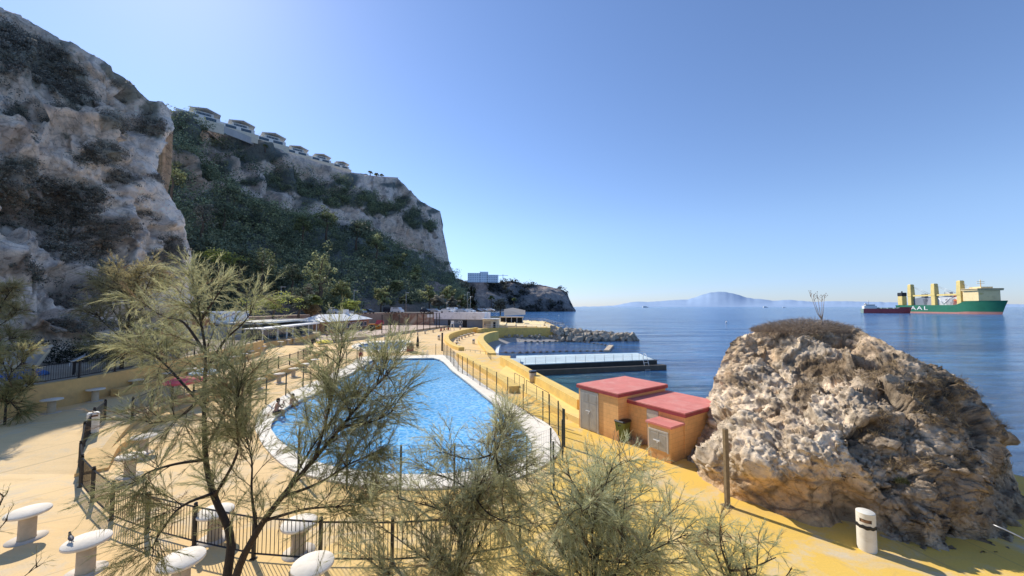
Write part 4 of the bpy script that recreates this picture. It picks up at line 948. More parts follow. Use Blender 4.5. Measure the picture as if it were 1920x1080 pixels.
def row(pts, z, fmt, group, sc=None):
    for i, (u, v) in enumerate(pts): dup(tb0, G(u, v, z), rng.uniform(0, 6), fmt.format(ORD[i]), group, sc)
row([(96, 774), (178, 752), (253, 732), (311, 718), (356, 708), (396, 697), (421, 689), (439, 682), (456, 676), (468, 670), (480, 664), (492, 660)], .55, '{} round table from the left along the tall yellow retaining wall', 'tables along the retaining wall')
row([(526, 650), (539, 646), (551, 642.5), (566, 639)], .55, '{} small table from the left in front of the white-posted cafe', 'tables in front of the cafe')
row([(440, 745), (485, 728), (523, 717), (550, 706), (572, 696), (590, 687)], 0, '{} table from the left at pool level under the terrace railing', 'tables under the terrace railing')
row([(690, 643), (722, 638), (745, 634.5), (770, 630.5), (783, 628), (797, 626), (812, 623.5), (826, 621), (838, 619)], 0, '{} small table from the left along the low playground wall', 'tables along the playground wall', .9)
row([(861, 662), (858, 655), (856, 649), (857, 643), (861, 639), (866, 636), (872, 633), (879, 631), (887, 629)], -.8, '{} table, nearest first, on the lower promenade under the curved plaza wall', 'tables under the plaza wall')
# bird on the table edge
tq = G(160, 1072, 0); bq = Vector((tq.x-.30, tq.y-.1, .782)); bd = thing('pigeon', 'small dark pigeon standing on the edge of a white table', 'bird', bq, 2.6)
mb = MB(); prof = []
for k in range(9):
    t = k/8; x = lerp(-.15, .1, t); r = .052*math.sin(PI*min(1, .12+t*.8))**.8; prof.append([Vector((x, r*math.cos(a), .085+.03*t+r*.9*math.sin(a))) for a in [2*PI*i/10 for i in range(10)]])
mb.extrude(prof, None); mb.tube([(.06, 0, .12), (.1, 0, .16), (.11, 0, .185)], [.035, .026, .022], 8); mb.ball((.115, 0, .19), .026, 8, 6); mb.tube([(.135, 0, .19), (.165, 0, .183)], [.008, .002], 5); mb.box((-.19, 0, .075), (.1, .04, .012))
for s in (-1, 1): mb.tube([(0, s*.02, .06), (.005, s*.02, .004), (.03, s*.022, .003)], .005, 4)
obj('body', mb, mat('pigeon_feathers', (.06, .06, .075), .6, .3, 20, 0), bd)
# ================================================================== SCULPTURES AND PANEL ON THE PROMENADE
M_dol = mat('grey_dolphin_paint', (.42, .42, .40), .4, .1, 3, .004); M_belly = mat('cream_belly_paint', (.72, .66, .5), .5, .08, 3, .004); M_blue = mat('blue_base_paint', (.05, .16, .42), .5, .2, 2, .01)
def dolphin(loc, rz, label, sc=1.0):
    t = thing('dolphin_sculpture', label, 'sculpture', loc, rz); ctr = []; rad = []
    for k in range(15):
        s = k/14; a = lerp(-.15, 1.25, s); ctr.append(Vector((1.25-1.25*math.cos(a)*1.0, 0, .35+1.55*math.sin(a)))); rad.append(.06+.27*math.sin(PI*min(1, .05+s*.9))**.9 if s < .85 else lerp(.17, .06, (s-.85)/.15))
    top = MB(); top.tube(ctr, rad, 12)
    c8 = ctr[8]; n8 = (ctr[8]-Vector((1.25, 0, .35))).normalized(); top.add([c8+n8*.2+Vector((-.1, 0, -.2)), c8+n8*.2+Vector((.25, 0, .1)), c8+n8*.55+Vector((-.22, 0, -.12)), c8+n8*.2+Vector((.08, .04, -.05)), c8+n8*.2+Vector((.08, -.04, -.05))], [[0, 3, 2], [3, 1, 2], [1, 4, 2], [4, 0, 2]])
    for s in (-1, 1): top.add([ctr[9]+Vector((0, s*.2, 0)), ctr[10]+Vector((0, s*.18, 0)), ctr[9]+Vector((.25, s*.5, -.3))], [[0, 1, 2]])
    obj('body', top, M_dol, t)
    bel = MB(); cc = [c+(Vector((1.25, 0, .35))-c).normalized()*r*.45 for c, r in zip(ctr[1:13], rad[1:13])]; bel.tube(cc, [r*.7 for r in rad[1:13]], 10); obj('belly', bel, M_belly, t)
    obj('base', MB().lathe([(.75, 0), (.72, .12), (.5, .3), (.2, .42)], 14), M_blue, t)
    t.scale = (sc,)*3; return t
dolphin(G(58, 704, 2.06), .55, 'leaping dolphin sculpture, right-hand one, on a blue base by the hedge', 1.05)
dolphin(G(12, 712, 2.06), .5, 'leaping dolphin sculpture, left-hand one, partly behind the young tamarisk', 1.0)
q = G(145, 700, 2.06); ip = thing('information_panel', 'slanted grey information panel on two dark legs behind the railing', 'sign', q, -.75)
mb = MB(); mb.add([(-.8, -.32, .82), (.8, -.32, .82), (.8, .3, 1.22), (-.8, .3, 1.22), (-.8, -.32, .76), (.8, -.32, .76), (.8, .3, 1.16), (-.8, .3, 1.16)], [[0, 1, 2, 3], [7, 6, 5, 4], [0, 4, 5, 1], [1, 5, 6, 2], [2, 6, 7, 3], [3, 7, 4, 0]])
obj('panel', mb, mat('panel_print', (.3, .36, .42), .4, .3, 4, 0), ip)
mb = MB(); mb.box((0, -.335, .7), (1.6, .03, .2)); obj('front_strip', mb, M_white, ip)
mb = MB()
for k, (x, y, w, d) in enumerate([(-.45, .05, .4, .25), (.05, .1, .3, .2), (.5, 0, .35, .3)]):
    z = .82+(y+.32)*.645+.006; mb.add([(x-w/2, y-d/2, z-d*.3225), (x+w/2, y-d/2, z-d*.3225), (x+w/2, y+d/2, z+d*.3225), (x-w/2, y+d/2, z+d*.3225)], [[0, 1, 2, 3]])
obj('picture', mb, mat('panel_picture', (.62, .64, .62), .5, .3, 3, 0), ip)
for s in (-1, 1): obj('leg', MB().box((s*.6, -.15, .4), (.08, .1, .8)), M_black, ip)
# ================================================================== TAMARISKS
def rv(s=1.0): return Vector(tuple(rng.normal(0, s, 3)))
def tamarisk(name, label, limbs, cat='tree', n2=6, l2=.9, n3=16, l3=.42, ns=9, ls=.14, w=.006, cols=((.10, .10, .04), (.24, .21, .085)), group=None, start=.25, up=.35, bark=None, thin=1.0, dead=.06):
    bk = MB(); B2 = []
    for lb in limbs:
        pts, r0, r1 = lb[:3]; dn = lb[3] if len(lb) > 3 else 1.0
        P = smooth(pts, 4); m = len(P); bk.tube(P, [lerp(r0, r1, (k/(m-1))**.8) for k in range(m)], 7)
        L = sum((b-a).length for a, b in zip(P, P[1:])); cnt = int(L*n2*dn)
        for _ in range(cnt):
            t = start+(1-start)*rng.random()**.8; f = t*(m-1); i = min(m-2, int(f)); p = P[i].lerp(P[i+1], f-i); tg = (P[i+1]-P[i]).normalized()
            d = (tg*.75+rv(.55)+Vector((0, 0, up))).normalized(); ln = l2*rng.uniform(.4, 1.1)*(1-.35*t); q = [p]
            for k in range(5): d = (d+rv(.16)+Vector((0, 0, .07-.055*k))).normalized(); q.append(q[-1]+d*ln/5)
            bk.tube(q, [.009*thin, .007*thin, .0055*thin, .004*thin, .003*thin, .0015*thin], 4, cap=False); B2.append((q, ln))
    A, Dn, Ln = [], [], []
    for q, ln in B2:
        for _ in range(max(3, int(ln*n3))):
            f = (.1+.9*rng.random())*5; i = min(4, int(f)); A.append(q[i].lerp(q[i+1], f-i)); Dn.append((q[i+1]-q[i]).normalized()+rv(.5)); Ln.append(l3*rng.uniform(.5, 1.15))
    A = np.array([tuple(a) for a in A]); Dn = unit(np.array([tuple(d) for d in Dn])); Ln = np.array(Ln); n = len(A)
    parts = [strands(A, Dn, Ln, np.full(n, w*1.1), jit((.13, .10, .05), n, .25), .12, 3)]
    k = np.repeat(np.arange(n), ns); t = rng.uniform(.08, 1, len(k)); tt = t*Ln[k]
    R_ = A[k]+Dn[k]*tt[:, None]-np.array([0, 0, .12])*(Ln[k]*t*t)[:, None]; D2 = unit(Dn[k]*1.3+rng.normal(0, .36, (len(k), 3)))
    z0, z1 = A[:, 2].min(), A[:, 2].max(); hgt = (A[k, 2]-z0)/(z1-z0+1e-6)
    tone = np.clip(.15+.55*hgt+np.repeat(rng.normal(0, .28, n), ns)+rng.normal(0, .12, len(k)), 0, 1)[:, None]  # upper needles paler, for flowers and painted-in sunlight through the crown
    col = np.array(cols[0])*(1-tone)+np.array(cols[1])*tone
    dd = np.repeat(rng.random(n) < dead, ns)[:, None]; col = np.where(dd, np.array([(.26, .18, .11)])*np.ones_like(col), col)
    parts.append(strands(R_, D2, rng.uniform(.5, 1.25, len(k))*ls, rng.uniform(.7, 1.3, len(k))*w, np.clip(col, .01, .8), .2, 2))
    b0 = limbs[0][0][0]; t = thing(name, label, cat, (b0.x, b0.y, b0.z), 0, group)
    o = obj('trunk', bk, bark or M_bark, t); o.location = -Vector(b0)
    o = link('crown', collect(parts, 'crown'), M_tam, t); o.location = -Vector(b0); return t
def LP(pts, Y0, Y1=None):
    n = len(pts); return [D(u, v, lerp(Y0, Y1 if Y1 is not None else Y0, i/(n-1))) for i, (u, v) in enumerate(pts)]
base = Vector((-5.35, 7.0, 0))
big = [([base]+LP([(425, 1090), (432, 1005), (402, 930), (386, 860), (383, 760), (385, 660), (374, 590), (366, 535)], 7, 7.5), .095, .008, .5),
       ([base+Vector((.12, -.05, 0))]+LP([(440, 1090), (480, 1000), (530, 930), (590, 860), (640, 800), (690, 740), (728, 700)], 6.9, 6.5), .085, .008)]
for pts, y0, y1 in [([(386, 862), (330, 870), (280, 885), (262, 900), (245, 915)], 7.1, 6.7), ([(400, 925), (340, 950), (300, 1000), (285, 1030)], 7, 6.4), ([(383, 765), (330, 705), (300, 675), (270, 655)], 7.2, 7.9),
        ([(384, 700), (420, 640), (452, 610), (472, 585)], 7.3, 6.9), ([(385, 662), (345, 605), (310, 595), (282, 580)], 7.3, 7.8), ([(528, 932), (600, 905), (655, 870), (705, 850)], 6.7, 6.2), ([(590, 862), (612, 785), (630, 715), (640, 655)], 6.6, 6.9),
        ([(482, 1000), (472, 925), (472, 865), (458, 805)], 6.8, 7.3), ([(532, 930), (560, 880), (598, 820), (632, 775)], 6.7, 7.0), ([(402, 930), (445, 850), (442, 780), (452, 715)], 7, 6.5), ([(500, 975), (570, 955), (630, 950), (680, 945)], 6.8, 6.2),
        ([(376, 600), (400, 565), (420, 535)], 7.4, 7.3), ([(383, 740), (340, 780), (310, 790), (280, 795)], 7.2, 6.8), ([(386, 840), (420, 770), (410, 690)], 7.1, 6.8), ([(640, 800), (700, 790), (738, 770)], 6.5, 6.3), ([(374, 610), (352, 575), (335, 555)], 7.4, 7.6)]:
    big.append((LP(pts, y0, y1), .032, .006, .5 if pts[-1][1] < 640 else 1.4))
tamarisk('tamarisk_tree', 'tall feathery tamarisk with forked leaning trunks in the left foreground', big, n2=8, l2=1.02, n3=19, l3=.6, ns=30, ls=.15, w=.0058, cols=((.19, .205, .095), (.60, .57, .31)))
SC_ = ((.17, .175, .08), (.40, .37, .18))
def shrub(base, stem, Y, targets, r=.014):
    L0 = [([base]+LP(stem, Y), r*1.8, .005)]; m = len(stem)
    for k, tg in enumerate(targets):
        i = k % (m-1); a = stem[i]; j1 = rng.uniform(-25, 25)
        L0.append((LP([a, (lerp(a[0], tg[0], .45)+j1, lerp(a[1], tg[1], .5)+rng.uniform(-15, 15)), tg], Y, Y+rng.uniform(-.55, .55)), r, .004))
    return L0
GS = 'tamarisk shrubs along the bottom edge'; KW = dict(cat='shrub', n2=15, n3=24, ns=21, start=.08, thin=.6, group=GS, dead=.1)
tamarisk('tamarisk_shrub', 'tamarisk shrub at bottom centre with one tall spray rising before the pool', shrub(Vector((-1.1, 5.0, 0)), [(850, 1170), (858, 1090), (868, 1010), (890, 930), (930, 850), (958, 765)], 5.1,
  [(690, 1050), (712, 985), (745, 935), (790, 885), (835, 850), (880, 890), (925, 905), (960, 880), (1000, 870), (1008, 950), (720, 1075), (770, 985), (830, 960), (985, 990), (950, 1040), (800, 1050), (975, 790), (930, 800)]), l2=.62, l3=.36, ls=.1, w=.0044, cols=((.35, .36, .18), (.74, .70, .42)), **KW)
tamarisk('tamarisk_shrub', 'broad grey-green tamarisk shrub at bottom right of centre over the yellow paving', shrub(Vector((.9, 4.6, 0)), [(1110, 1190), (1113, 1120), (1118, 1050), (1125, 985), (1120, 905)], 4.65,
  [(985, 1060), (1010, 985), (1035, 925), (1065, 890), (1105, 872), (1150, 868), (1190, 880), (1225, 915), (1262, 955), (1290, 1000), (1310, 1055), (1090, 950), (1170, 950), (1225, 1010), (1050, 1030), (1150, 1040), (1240, 1060), (1000, 1075)]), l2=.56, l3=.34, ls=.095, w=.0042, cols=((.38, .40, .20), (.76, .74, .46)), **KW)
KW['n2'] = 8
tamarisk('tamarisk_shrub', 'low sparse tamarisk shrub, rightmost along the bottom edge', shrub(Vector((2.6, 4.3, 0)), [(1375, 1190), (1374, 1130), (1368, 1070), (1355, 1015)], 4.3,
  [(1300, 1030), (1320, 990), (1350, 975), (1385, 1000), (1420, 1020), (1455, 1045), (1485, 1065), (1330, 1060)]), l2=.4, l3=.26, ls=.09, w=.004, cols=((.36, .38, .18), (.70, .68, .4)), **KW)
sh4 = [([Vector((-8.6, 5.2, 0))]+LP([(-60, 1080), (-25, 1000), (8, 930)], 5.4), .02, .004), (LP([(-40, 1040), (0, 990), (14, 975)], 5.4), .01, .003), (LP([(-40, 1150), (40, 1085), (70, 1062)], 5.2), .01, .003)]
tamarisk('tamarisk_shrub', 'few thin tamarisk sprigs at the lower left edge of the picture', sh4, 'shrub', n2=4, l2=.3, n3=12, l3=.16, ns=6, ls=.07, w=.004, cols=SC_)
PALE = ((.27, .245, .11), (.56, .47, .24))
b = G(8, 806, .3); yt = [([b, b+Vector((0, 0, 1.2))]+LP([(14, 740), (22, 690)], b.y), .06, .02)]
for pts in [[(12, 760), (40, 735), (56, 720)], [(14, 740), (-20, 700), (-50, 680)], [(20, 700), (40, 680), (45, 665)], [(14, 745), (30, 765), (45, 770)], [(18, 710), (0, 670), (-15, 655)]]: yt.append((LP(pts, b.y, b.y-rng.uniform(-.6, .6)), .03, .008))
tamarisk('tamarisk_tree', 'young tamarisk on a thin bare trunk at the left edge in front of the wall', yt, n2=13, l2=.7, n3=15, l3=.6, ns=16, ls=.26, w=.016, cols=((.26, .25, .10), (.56, .5, .24)), thin=1.6)
yt = [([Vector((-34, 23.5, 2)), Vector((-34, 23.6, 4))]+LP([(-20, 620), (-5, 570), (5, 545)], 23.8), .09, .02)]
for pts in [[(-20, 620), (15, 600), (30, 585)], [(-15, 600), (10, 560), (22, 545)], [(-22, 640), (10, 640), (22, 635)], [(-25, 640), (-60, 580), (-80, 560)]]: yt.append((LP(pts, 23.8), .04, .01))
tamarisk('tamarisk_tree', 'pale yellow tamarisk crown cut by the left edge against the cliff', yt, n2=11, l2=.9, n3=13, l3=.7, ns=16, ls=.3, w=.018, cols=((.36, .32, .14), (.66, .56, .3)), thin=2)
b = D(228, 688, 27.2); b.z = 2.05; yt = [([b, b+Vector((.1, 0, 1.6))]+LP([(240, 610), (248, 560), (255, 520)], 27.2), .13, .02)]
for pts in [[(234, 640), (200, 610), (182, 590)], [(238, 620), (205, 570), (195, 535)], [(240, 600), (290, 560), (312, 535)], [(236, 640), (300, 620), (335, 600)], [(234, 650), (290, 655), (330, 650)], [(232, 655), (195, 655), (172, 655)], [(244, 590), (225, 545), (218, 520)], [(246, 580), (275, 540), (285, 515)]]: yt.append((LP(pts, 27.2, 27.2+rng.uniform(-1.5, 1.5)), .05, .012))
tamarisk('tamarisk_tree', 'pale straw-green tamarisk behind the promenade railing at the foot of the cliff', yt, n2=7, l2=2.3, n3=8, l3=.8, ns=14, ls=.3, w=.02, start=.1, cols=PALE, thin=2.2)
# ================================================================== HILLSIDE TREES, PALM, HEDGE
def broad_tree(label, u, vb, Y, hp, wp, tone, kind='rounded_tree', group='trees on the slope', leaf=.42, n=1500, warm=.4, cone=False):
    Y = Y*.95; b = D(u, vb, Y); s = Y/F; h = hp*s; r = wp*s/2
    t = thing(kind, label, 'tree', b, 0, group)
    tr = MB(); tr.tube([(0, 0, -5), (0, 0, 0), (.05*h, 0, h*.2), (0, 0, h*.45), (.03*h, .02*h, h*.75)], [h*.05, h*.045, h*.035, h*.025, h*.008], 7)
    for k in range(4): a = k*1.6+rng.random(); tr.tube([(0, 0, h*(.25+.08*k)), (r*.35*math.cos(a), r*.35*math.sin(a), h*(.42+.08*k)), (r*.65*math.cos(a), r*.65*math.sin(a), h*(.6+.07*k))], [h*.018, h*.012, h*.005], 5)
    obj('trunk', tr, M_trunk, t); out = []; K = 9 if not cone else 7
    for k in range(K):
        f = k/(K-1); a = k*2.4+rng.random()
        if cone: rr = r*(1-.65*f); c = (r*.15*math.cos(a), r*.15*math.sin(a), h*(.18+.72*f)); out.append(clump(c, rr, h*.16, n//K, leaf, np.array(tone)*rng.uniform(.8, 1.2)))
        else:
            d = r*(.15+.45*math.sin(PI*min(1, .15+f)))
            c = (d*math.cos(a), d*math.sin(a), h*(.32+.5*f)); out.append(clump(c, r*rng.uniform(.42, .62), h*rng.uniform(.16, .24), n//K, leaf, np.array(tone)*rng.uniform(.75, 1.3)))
    link('crown', collect(out, 'crown'), M_leaf, t); return t
DG, MG, LG, YG, GG = (.17, .20, .12), (.28, .31, .14), (.44, .46, .21), (.46, .5, .12), (.36, .33, .25)
TREES = [('tall pale green tree standing alone above the palm', 597, 566, 122, 98, 56, LG), ('dark round tree left of the tall pale tree on the slope', 547, 540, 118, 46, 40, DG), ('broad dark green tree low on the slope beside the near cliff', 490, 524, 112, 58, 70, MG), ('bushy green tree half behind the big tamarisk crown', 448, 515, 108, 52, 60, DG),
         ('grey-brown dead-looking tree against the near cliff edge', 378, 436, 118, 60, 44, GG), ('round green shrub-like tree on a ledge beside the near cliff', 322, 356, 112, 50, 46, LG), ('sunlit green tree above the tamarisk top', 410, 500, 100, 34, 80, YG), ('round tree above the white restaurant roof', 640, 570, 128, 46, 40, MG), ('mid-green tree right of the tall lamp post', 714, 574, 150, 36, 34, LG),
         ('round tree at the mid slope, left of two', 568, 440, 178, 36, 34, MG), ('broad light-topped tree at the mid slope under the cliff', 612, 432, 195, 40, 56, MG), ('dark tree below the pale cliff band', 668, 452, 210, 38, 50, DG), ('light green tree high on the right of the slope', 706, 478, 215, 40, 46, LG), ('tree on the slope left of the bare cliff corner', 744, 510, 215, 36, 44, MG), ('round tree on the lower right slope', 778, 534, 215, 34, 36, LG),
         ('grey-green roadside tree, first above the long grey building', 822, 580, 158, 26, 32, GG), ('roadside tree with split crown, second above the long grey building', 838, 566, 170, 30, 26, LG), ('roadside tree, third above the long grey building', 848, 580, 160, 24, 22, GG), ('small roadside tree, fourth above the long grey building', 864, 578, 168, 24, 20, MG), ('light green tree on the low right slope beside the road', 805, 566, 180, 30, 26, LG),
         ('round bush-like tree far along the road before the headland', 938, 583, 260, 24, 26, GG), ('bright green shrub beside the tall lamp post', 655, 586, 112, 24, 52, YG), ('sunlit yellow-green tree crown behind the cafe sign', 512, 592, 78, 44, 90, YG), ('dark tree beside the cafe sign tree', 560, 590, 92, 50, 50, DG), ('dark shrubby tree at the foot of the near cliff', 300, 560, 62, 60, 40, DG), ('dull green tree over the restaurant roof left end', 575, 575, 110, 40, 34, GG),
         ('small round tree above the sports cage', 760, 574, 165, 22, 26, DG), ('round green tree on the slope above the sports cage', 740, 556, 180, 34, 40, MG), ('dark tree above the middle of the slope', 530, 470, 160, 40, 46, DG), ('dark tree in the upper wood beneath the villas', 470, 440, 160, 44, 50, DG), ('dark tree under the pale cliff at the left of the slope', 420, 420, 140, 46, 50, DG)]
for a in TREES: broad_tree(*a, n=2000 if a[2] > 560 else 1500, leaf=.0042*a[3])
broad_tree('narrow dark cypress by the road near the headland', 886, 584, 200, 44, 16, (.035, .05, .03), 'cypress_tree', n=1200, leaf=.9, cone=True)
def palm(label, loc, h, fr, skirt=True, nf=34, group=None):
    t = thing('palm_tree', label, 'palm', loc, 0, group); tr = MB(); tr.tube([(0, 0, -.3), (.05, 0, h*.5), (0, 0, h)], [.38, .3, .28], 10); obj('trunk', tr, M_trunk, t)
    def fan(n, el0, el1, L, col):
        V = []; Q = []; C = []; o = 0
        for k in range(n):
            a = rng.uniform(0, 2*PI); e = rng.uniform(el0, el1); d = np.array([math.cos(a)*math.cos(e), math.sin(a)*math.cos(e), math.sin(e)]); st_ = np.array([0, 0, h]); c = st_+d*L*.45
            m = 16; ang_ = np.linspace(-1.3, 1.3, m); side = np.cross(d, [0, 0, 1]); side /= np.linalg.norm(side)+1e-6
            Dr = unit(np.cos(ang_)[:, None]*d+np.sin(ang_)[:, None]*side); P = np.repeat(c[None], m, 0)
            v, q, cc = strands(P, Dr, np.full(m, L*.6), np.full(m, .16*L), jit(col, m, .2), .35, 2); V.append(v); Q.append(q+o); C.append(cc); o += len(v)
            v, q, cc = strands(st_[None], d[None], np.array([L*.5]), np.array([.08]), jit((.2, .2, .08), 1), .05, 2); V.append(v); Q.append(q+o); C.append(cc); o += len(v)
        return mesh_np('fronds', np.concatenate(V), np.concatenate(Q), np.concatenate(C))
    link('fronds', fan(nf, -.1, 1.45, fr, (.19, .22, .08)), M_leaf, t)
    if skirt: link('dead_fronds', fan(40, -1.5, -.45, fr*.95, (.30, .21, .11)), M_leaf, t)
palm('fan palm with a skirt of brown dead fronds behind the cafe', Vector((-50.0, 92.5, 3.0)), 4.6, 2.6)
for (u, v, Y, h, lab) in [(694, 331, 288, 3.6, 'tallest small palm on the cliff top right of the villas'), (706, 332, 290, 2.4, 'small palm on the cliff top, second right of the villas'), (716, 333, 292, 2.0, 'lowest small palm on the cliff top right of the villas'), (497, 283, 196, 3.0, 'small palm in front of the third villa')]:
    q = D(u, v, Y-3); palm(lab, q-Vector((0, 0, .5)), h, 2.0 if u > 600 else 1.4, False, 20)
for (u, v, Y, h, lab) in [(921, 582, 250, 8, 'slender distant palm by the road before the headland'), (964, 584, 300, 9, 'slender distant palm nearest the headland')]: palm(lab, D(u, v, Y), h, 2.6, False, 22)
hd = []
for k in range(46):
    f = k/45; q = Vector((lerp(-46, -33.0, f), lerp(24, 32.5, f), 2.0)); hd.append(clump((q.x+rng.normal(0, .3), q.y+rng.normal(0, .3), 2.8+rng.normal(0, .15)), 1.0, 1.0, 480, .12, (.035, .045, .028)))
tag(link('hedge', collect(hd, 'hedge'), M_scrub), 'dark clipped hedge at the foot of the left cliff behind the dolphin sculptures', 'hedge')
# ================================================================== BUILDINGS
def win_grid(mb, o, dx, n, x0, step, z, w, h, nrm):
    for k in range(n):
        c = o+dx*(x0+k*step)+nrm*.02; mb.box((c.x, c.y, z+h/2), (w, .06, h), math.atan2(dx.y, dx.x))
# cafe with white posts
c0, c1 = Vector((-37.4, 55, 1.25)), Vector((-39.8, 75.6, 1.25)); dx = (c1-c0).normalized(); L_ = (c1-c0).length; ca = math.atan2(dx.y, dx.x)
cf = thing('beach_cafe', 'open-fronted beach cafe with white posts, pale flat roofs and a painted sign wall', 'cafe', c0, ca)   # local x along the front, local y into it
for k, (u, v) in enumerate([(488, 642), (526, 637), (543, 634), (559, 632), (577, 627), (594, 624)]):
    x = (G(u, v, 1.25)-c0).dot(dx); x = min(max(x, .3), L_-.1); obj('post', MB().box((x, 0, 1.0), (.16, .16, 2.0)), M_white, cf)
mb = MB(); mb.box((L_/2, .9, 2.06), (L_+.6, 2.6, .12)); mb.box((L_/2, -.42, 2.0), (L_+.7, .05, .24)); obj('canopy', mb, M_white, cf)
obj('roof', MB().box((L_*.6, 5.2, 2.72), (L_*.85, 6.6, .3), bev=.03), mat('pale_roof_felt', (.66, .64, .58), .8, .06, 1, .01, dirt=(.5, .48, .42)), cf)
mb = MB(); mb.box((L_/2, 8.4, 1.25), (L_, .2, 2.5)); mb.box((L_, 4.5, 1.2), (.2, 7.5, 2.4)); mb.box((0, 5.5, 1.2), (.2, 6, 2.4)); obj('wall', mb, mat('cafe_wall_paint', (.34, .36, .37), .8, .1, 1, .01), cf)
mb = MB()
for k in range(6): mb.box((1.6+k*3.2, 2.0, 1.05), (3.0, .05, 2.1))
obj('window', mb, M_glass, cf)
mb = MB()
for k in range(7): mb.box((k*3.2+.05, 2.0, 1.05), (.1, .1, 2.1))
obj('window_frame', mb, M_white, cf)
sb = D(487, 600, 64); sg = obj('sign_wall', MB().box((L_*.34, 8.2, 3.75), (9.6, .25, 1.75), bev=.05), M_white, cf)
letters('NZOI C   TY', 1.45, mat('sign_blue_grey', (.16, .2, .34), .7, .2, 3, 0), sg, (L_*.34+.4, 8.05, 3.75), .85)
obj('upper_roof', MB().box((L_*.34, 10.2, 4.5), (10.5, 4, .12)), M_dark, cf)
for k, (x, y) in enumerate([(2.5, 1.2), (6, .9), (9.5, 1.3), (13, 1.0), (16.5, 1.2)]):
    w_ = c0+dx*x+Vector((-dx.y, dx.x, 0))*y; t = thing('cafe_table', f'dark cafe table under the white canopy, {ORD[k]} from the left', 'table', w_, ca+.2*k)
    obj('table_top', MB().lathe([(.4, .7), (.42, .73), (.0001, .735)], 14), M_black, t); obj('pedestal', MB().lathe([(.2, 0), (.04, .05), (.04, .7)], 8), M_black, t)
# brick restaurant
r0, r1 = Vector((-41.2, 81.2, .5)), Vector((-39.4, 102, .5)); dx = (r1-r0).normalized(); L_ = (r1-r0).length; ra = math.atan2(dx.y, dx.x)
M_brick = mat('brown_brick', (.30, .16, .10), .9, .2, 2, .02)
rs = thing('restaurant', 'long brown brick restaurant with white hipped roof and a row of windows', 'restaurant', r0, ra)
obj('wall', MB().box((L_/2, 3, 1.35), (L_, 6, 2.7)), M_brick, rs)
mb = MB(); a = .7; mb.add([(-a, -a, 2.7), (L_+a, -a, 2.7), (L_+a, 6+a, 2.7), (-a, 6+a, 2.7), (3, 3, 4.3), (L_-3, 3, 4.3), (-a, -a, 2.82), (L_+a, -a, 2.82), (L_+a, 6+a, 2.82), (-a, 6+a, 2.82)], [[3, 2, 1, 0], [0, 1, 7, 6], [1, 2, 8, 7], [2, 3, 9, 8], [3, 0, 6, 9], [6, 7, 5, 4], [7, 8, 5], [8, 9, 4, 5], [9, 6, 4]]); obj('roof', mb, mat('white_roof', (.8, .79, .76), .7, .05, 1, .01, dirt=(.62, .6, .55)), rs)
for k in range(9):
    x = 2.0+k*2.1; f = obj('window', MB().box((x, -.02, 1.55), (1.5, .08, 1.2)), M_white, rs); obj('pane', MB().box((x, -.065, 1.55), (1.32, .02, 1.04)), M_glass, f)
obj('door', MB().box((.8, -.03, 1.05), (.9, .08, 2.1)), M_dark, rs); obj('chimney', MB().box((L_*.72, 3.4, 4.6), (1.2, 1.0, 1.5), bev=.03), M_white, rs)
# playhouse and playground pieces
q = D(703, 620, 98.4); q.z = .56; ph = thing('playhouse', 'orange toy-like playhouse with red pitched roof in the playground', 'playhouse', q, .2)
M_or = mat('orange_board', (.62, .22, .03), .6, .15, 4, .005); M_red = mat('red_paint', (.55, .06, .07), .6, .15, 3, .005)
obj('wall', MB().box((0, 0, .75), (3.2, 1.6, 1.5)), M_or, ph); mb = MB(); mb.add([(.2, -1.1, 1.45), (2.2, -1.1, 1.45), (2.2, 1.1, 1.45), (.2, 1.1, 1.45), (.4, 0, 2.5), (2.0, 0, 2.5)], [[0, 1, 5, 4], [2, 3, 4, 5], [1, 2, 5], [3, 0, 4], [3, 2, 1, 0]]); obj('roof', mb, M_red, ph)
for x in (-1.05, -.2, .95): obj('window', MB().box((x, -.82, .95), (.5, .05, .5)), M_dark, ph)
q = D(697, 625, 93); q.z = .56; tag(obj('play_tunnel', MB().tube([q+Vector((0, -.6, .75)), q+Vector((0, .6, .75))], .72, 18), M_rubber), 'black round play drum in front of the orange playhouse', 'play equipment')
q = G(769, 659, 0); pb = thing('planter', 'red-brown square planter with a dry plant beside the paddling pool', 'planter', q, .1); obj('box', MB().box((0, 0, .4), (.9, .9, .8), bev=.04), mat('terracotta', (.36, .13, .1), .8, .15, 3, .01), pb)
P = rng.normal(size=(700, 3))*.22; P[:, 2] = .8+np.abs(P[:, 2]); link('plant', collect([strands(P, unit(rng.normal(size=(700, 3))+np.array([0, 0, .8])), rng.uniform(.2, .6, 700), np.full(700, .03), jit((.4, .34, .22), 700))], 'plant'), M_dry, pb)
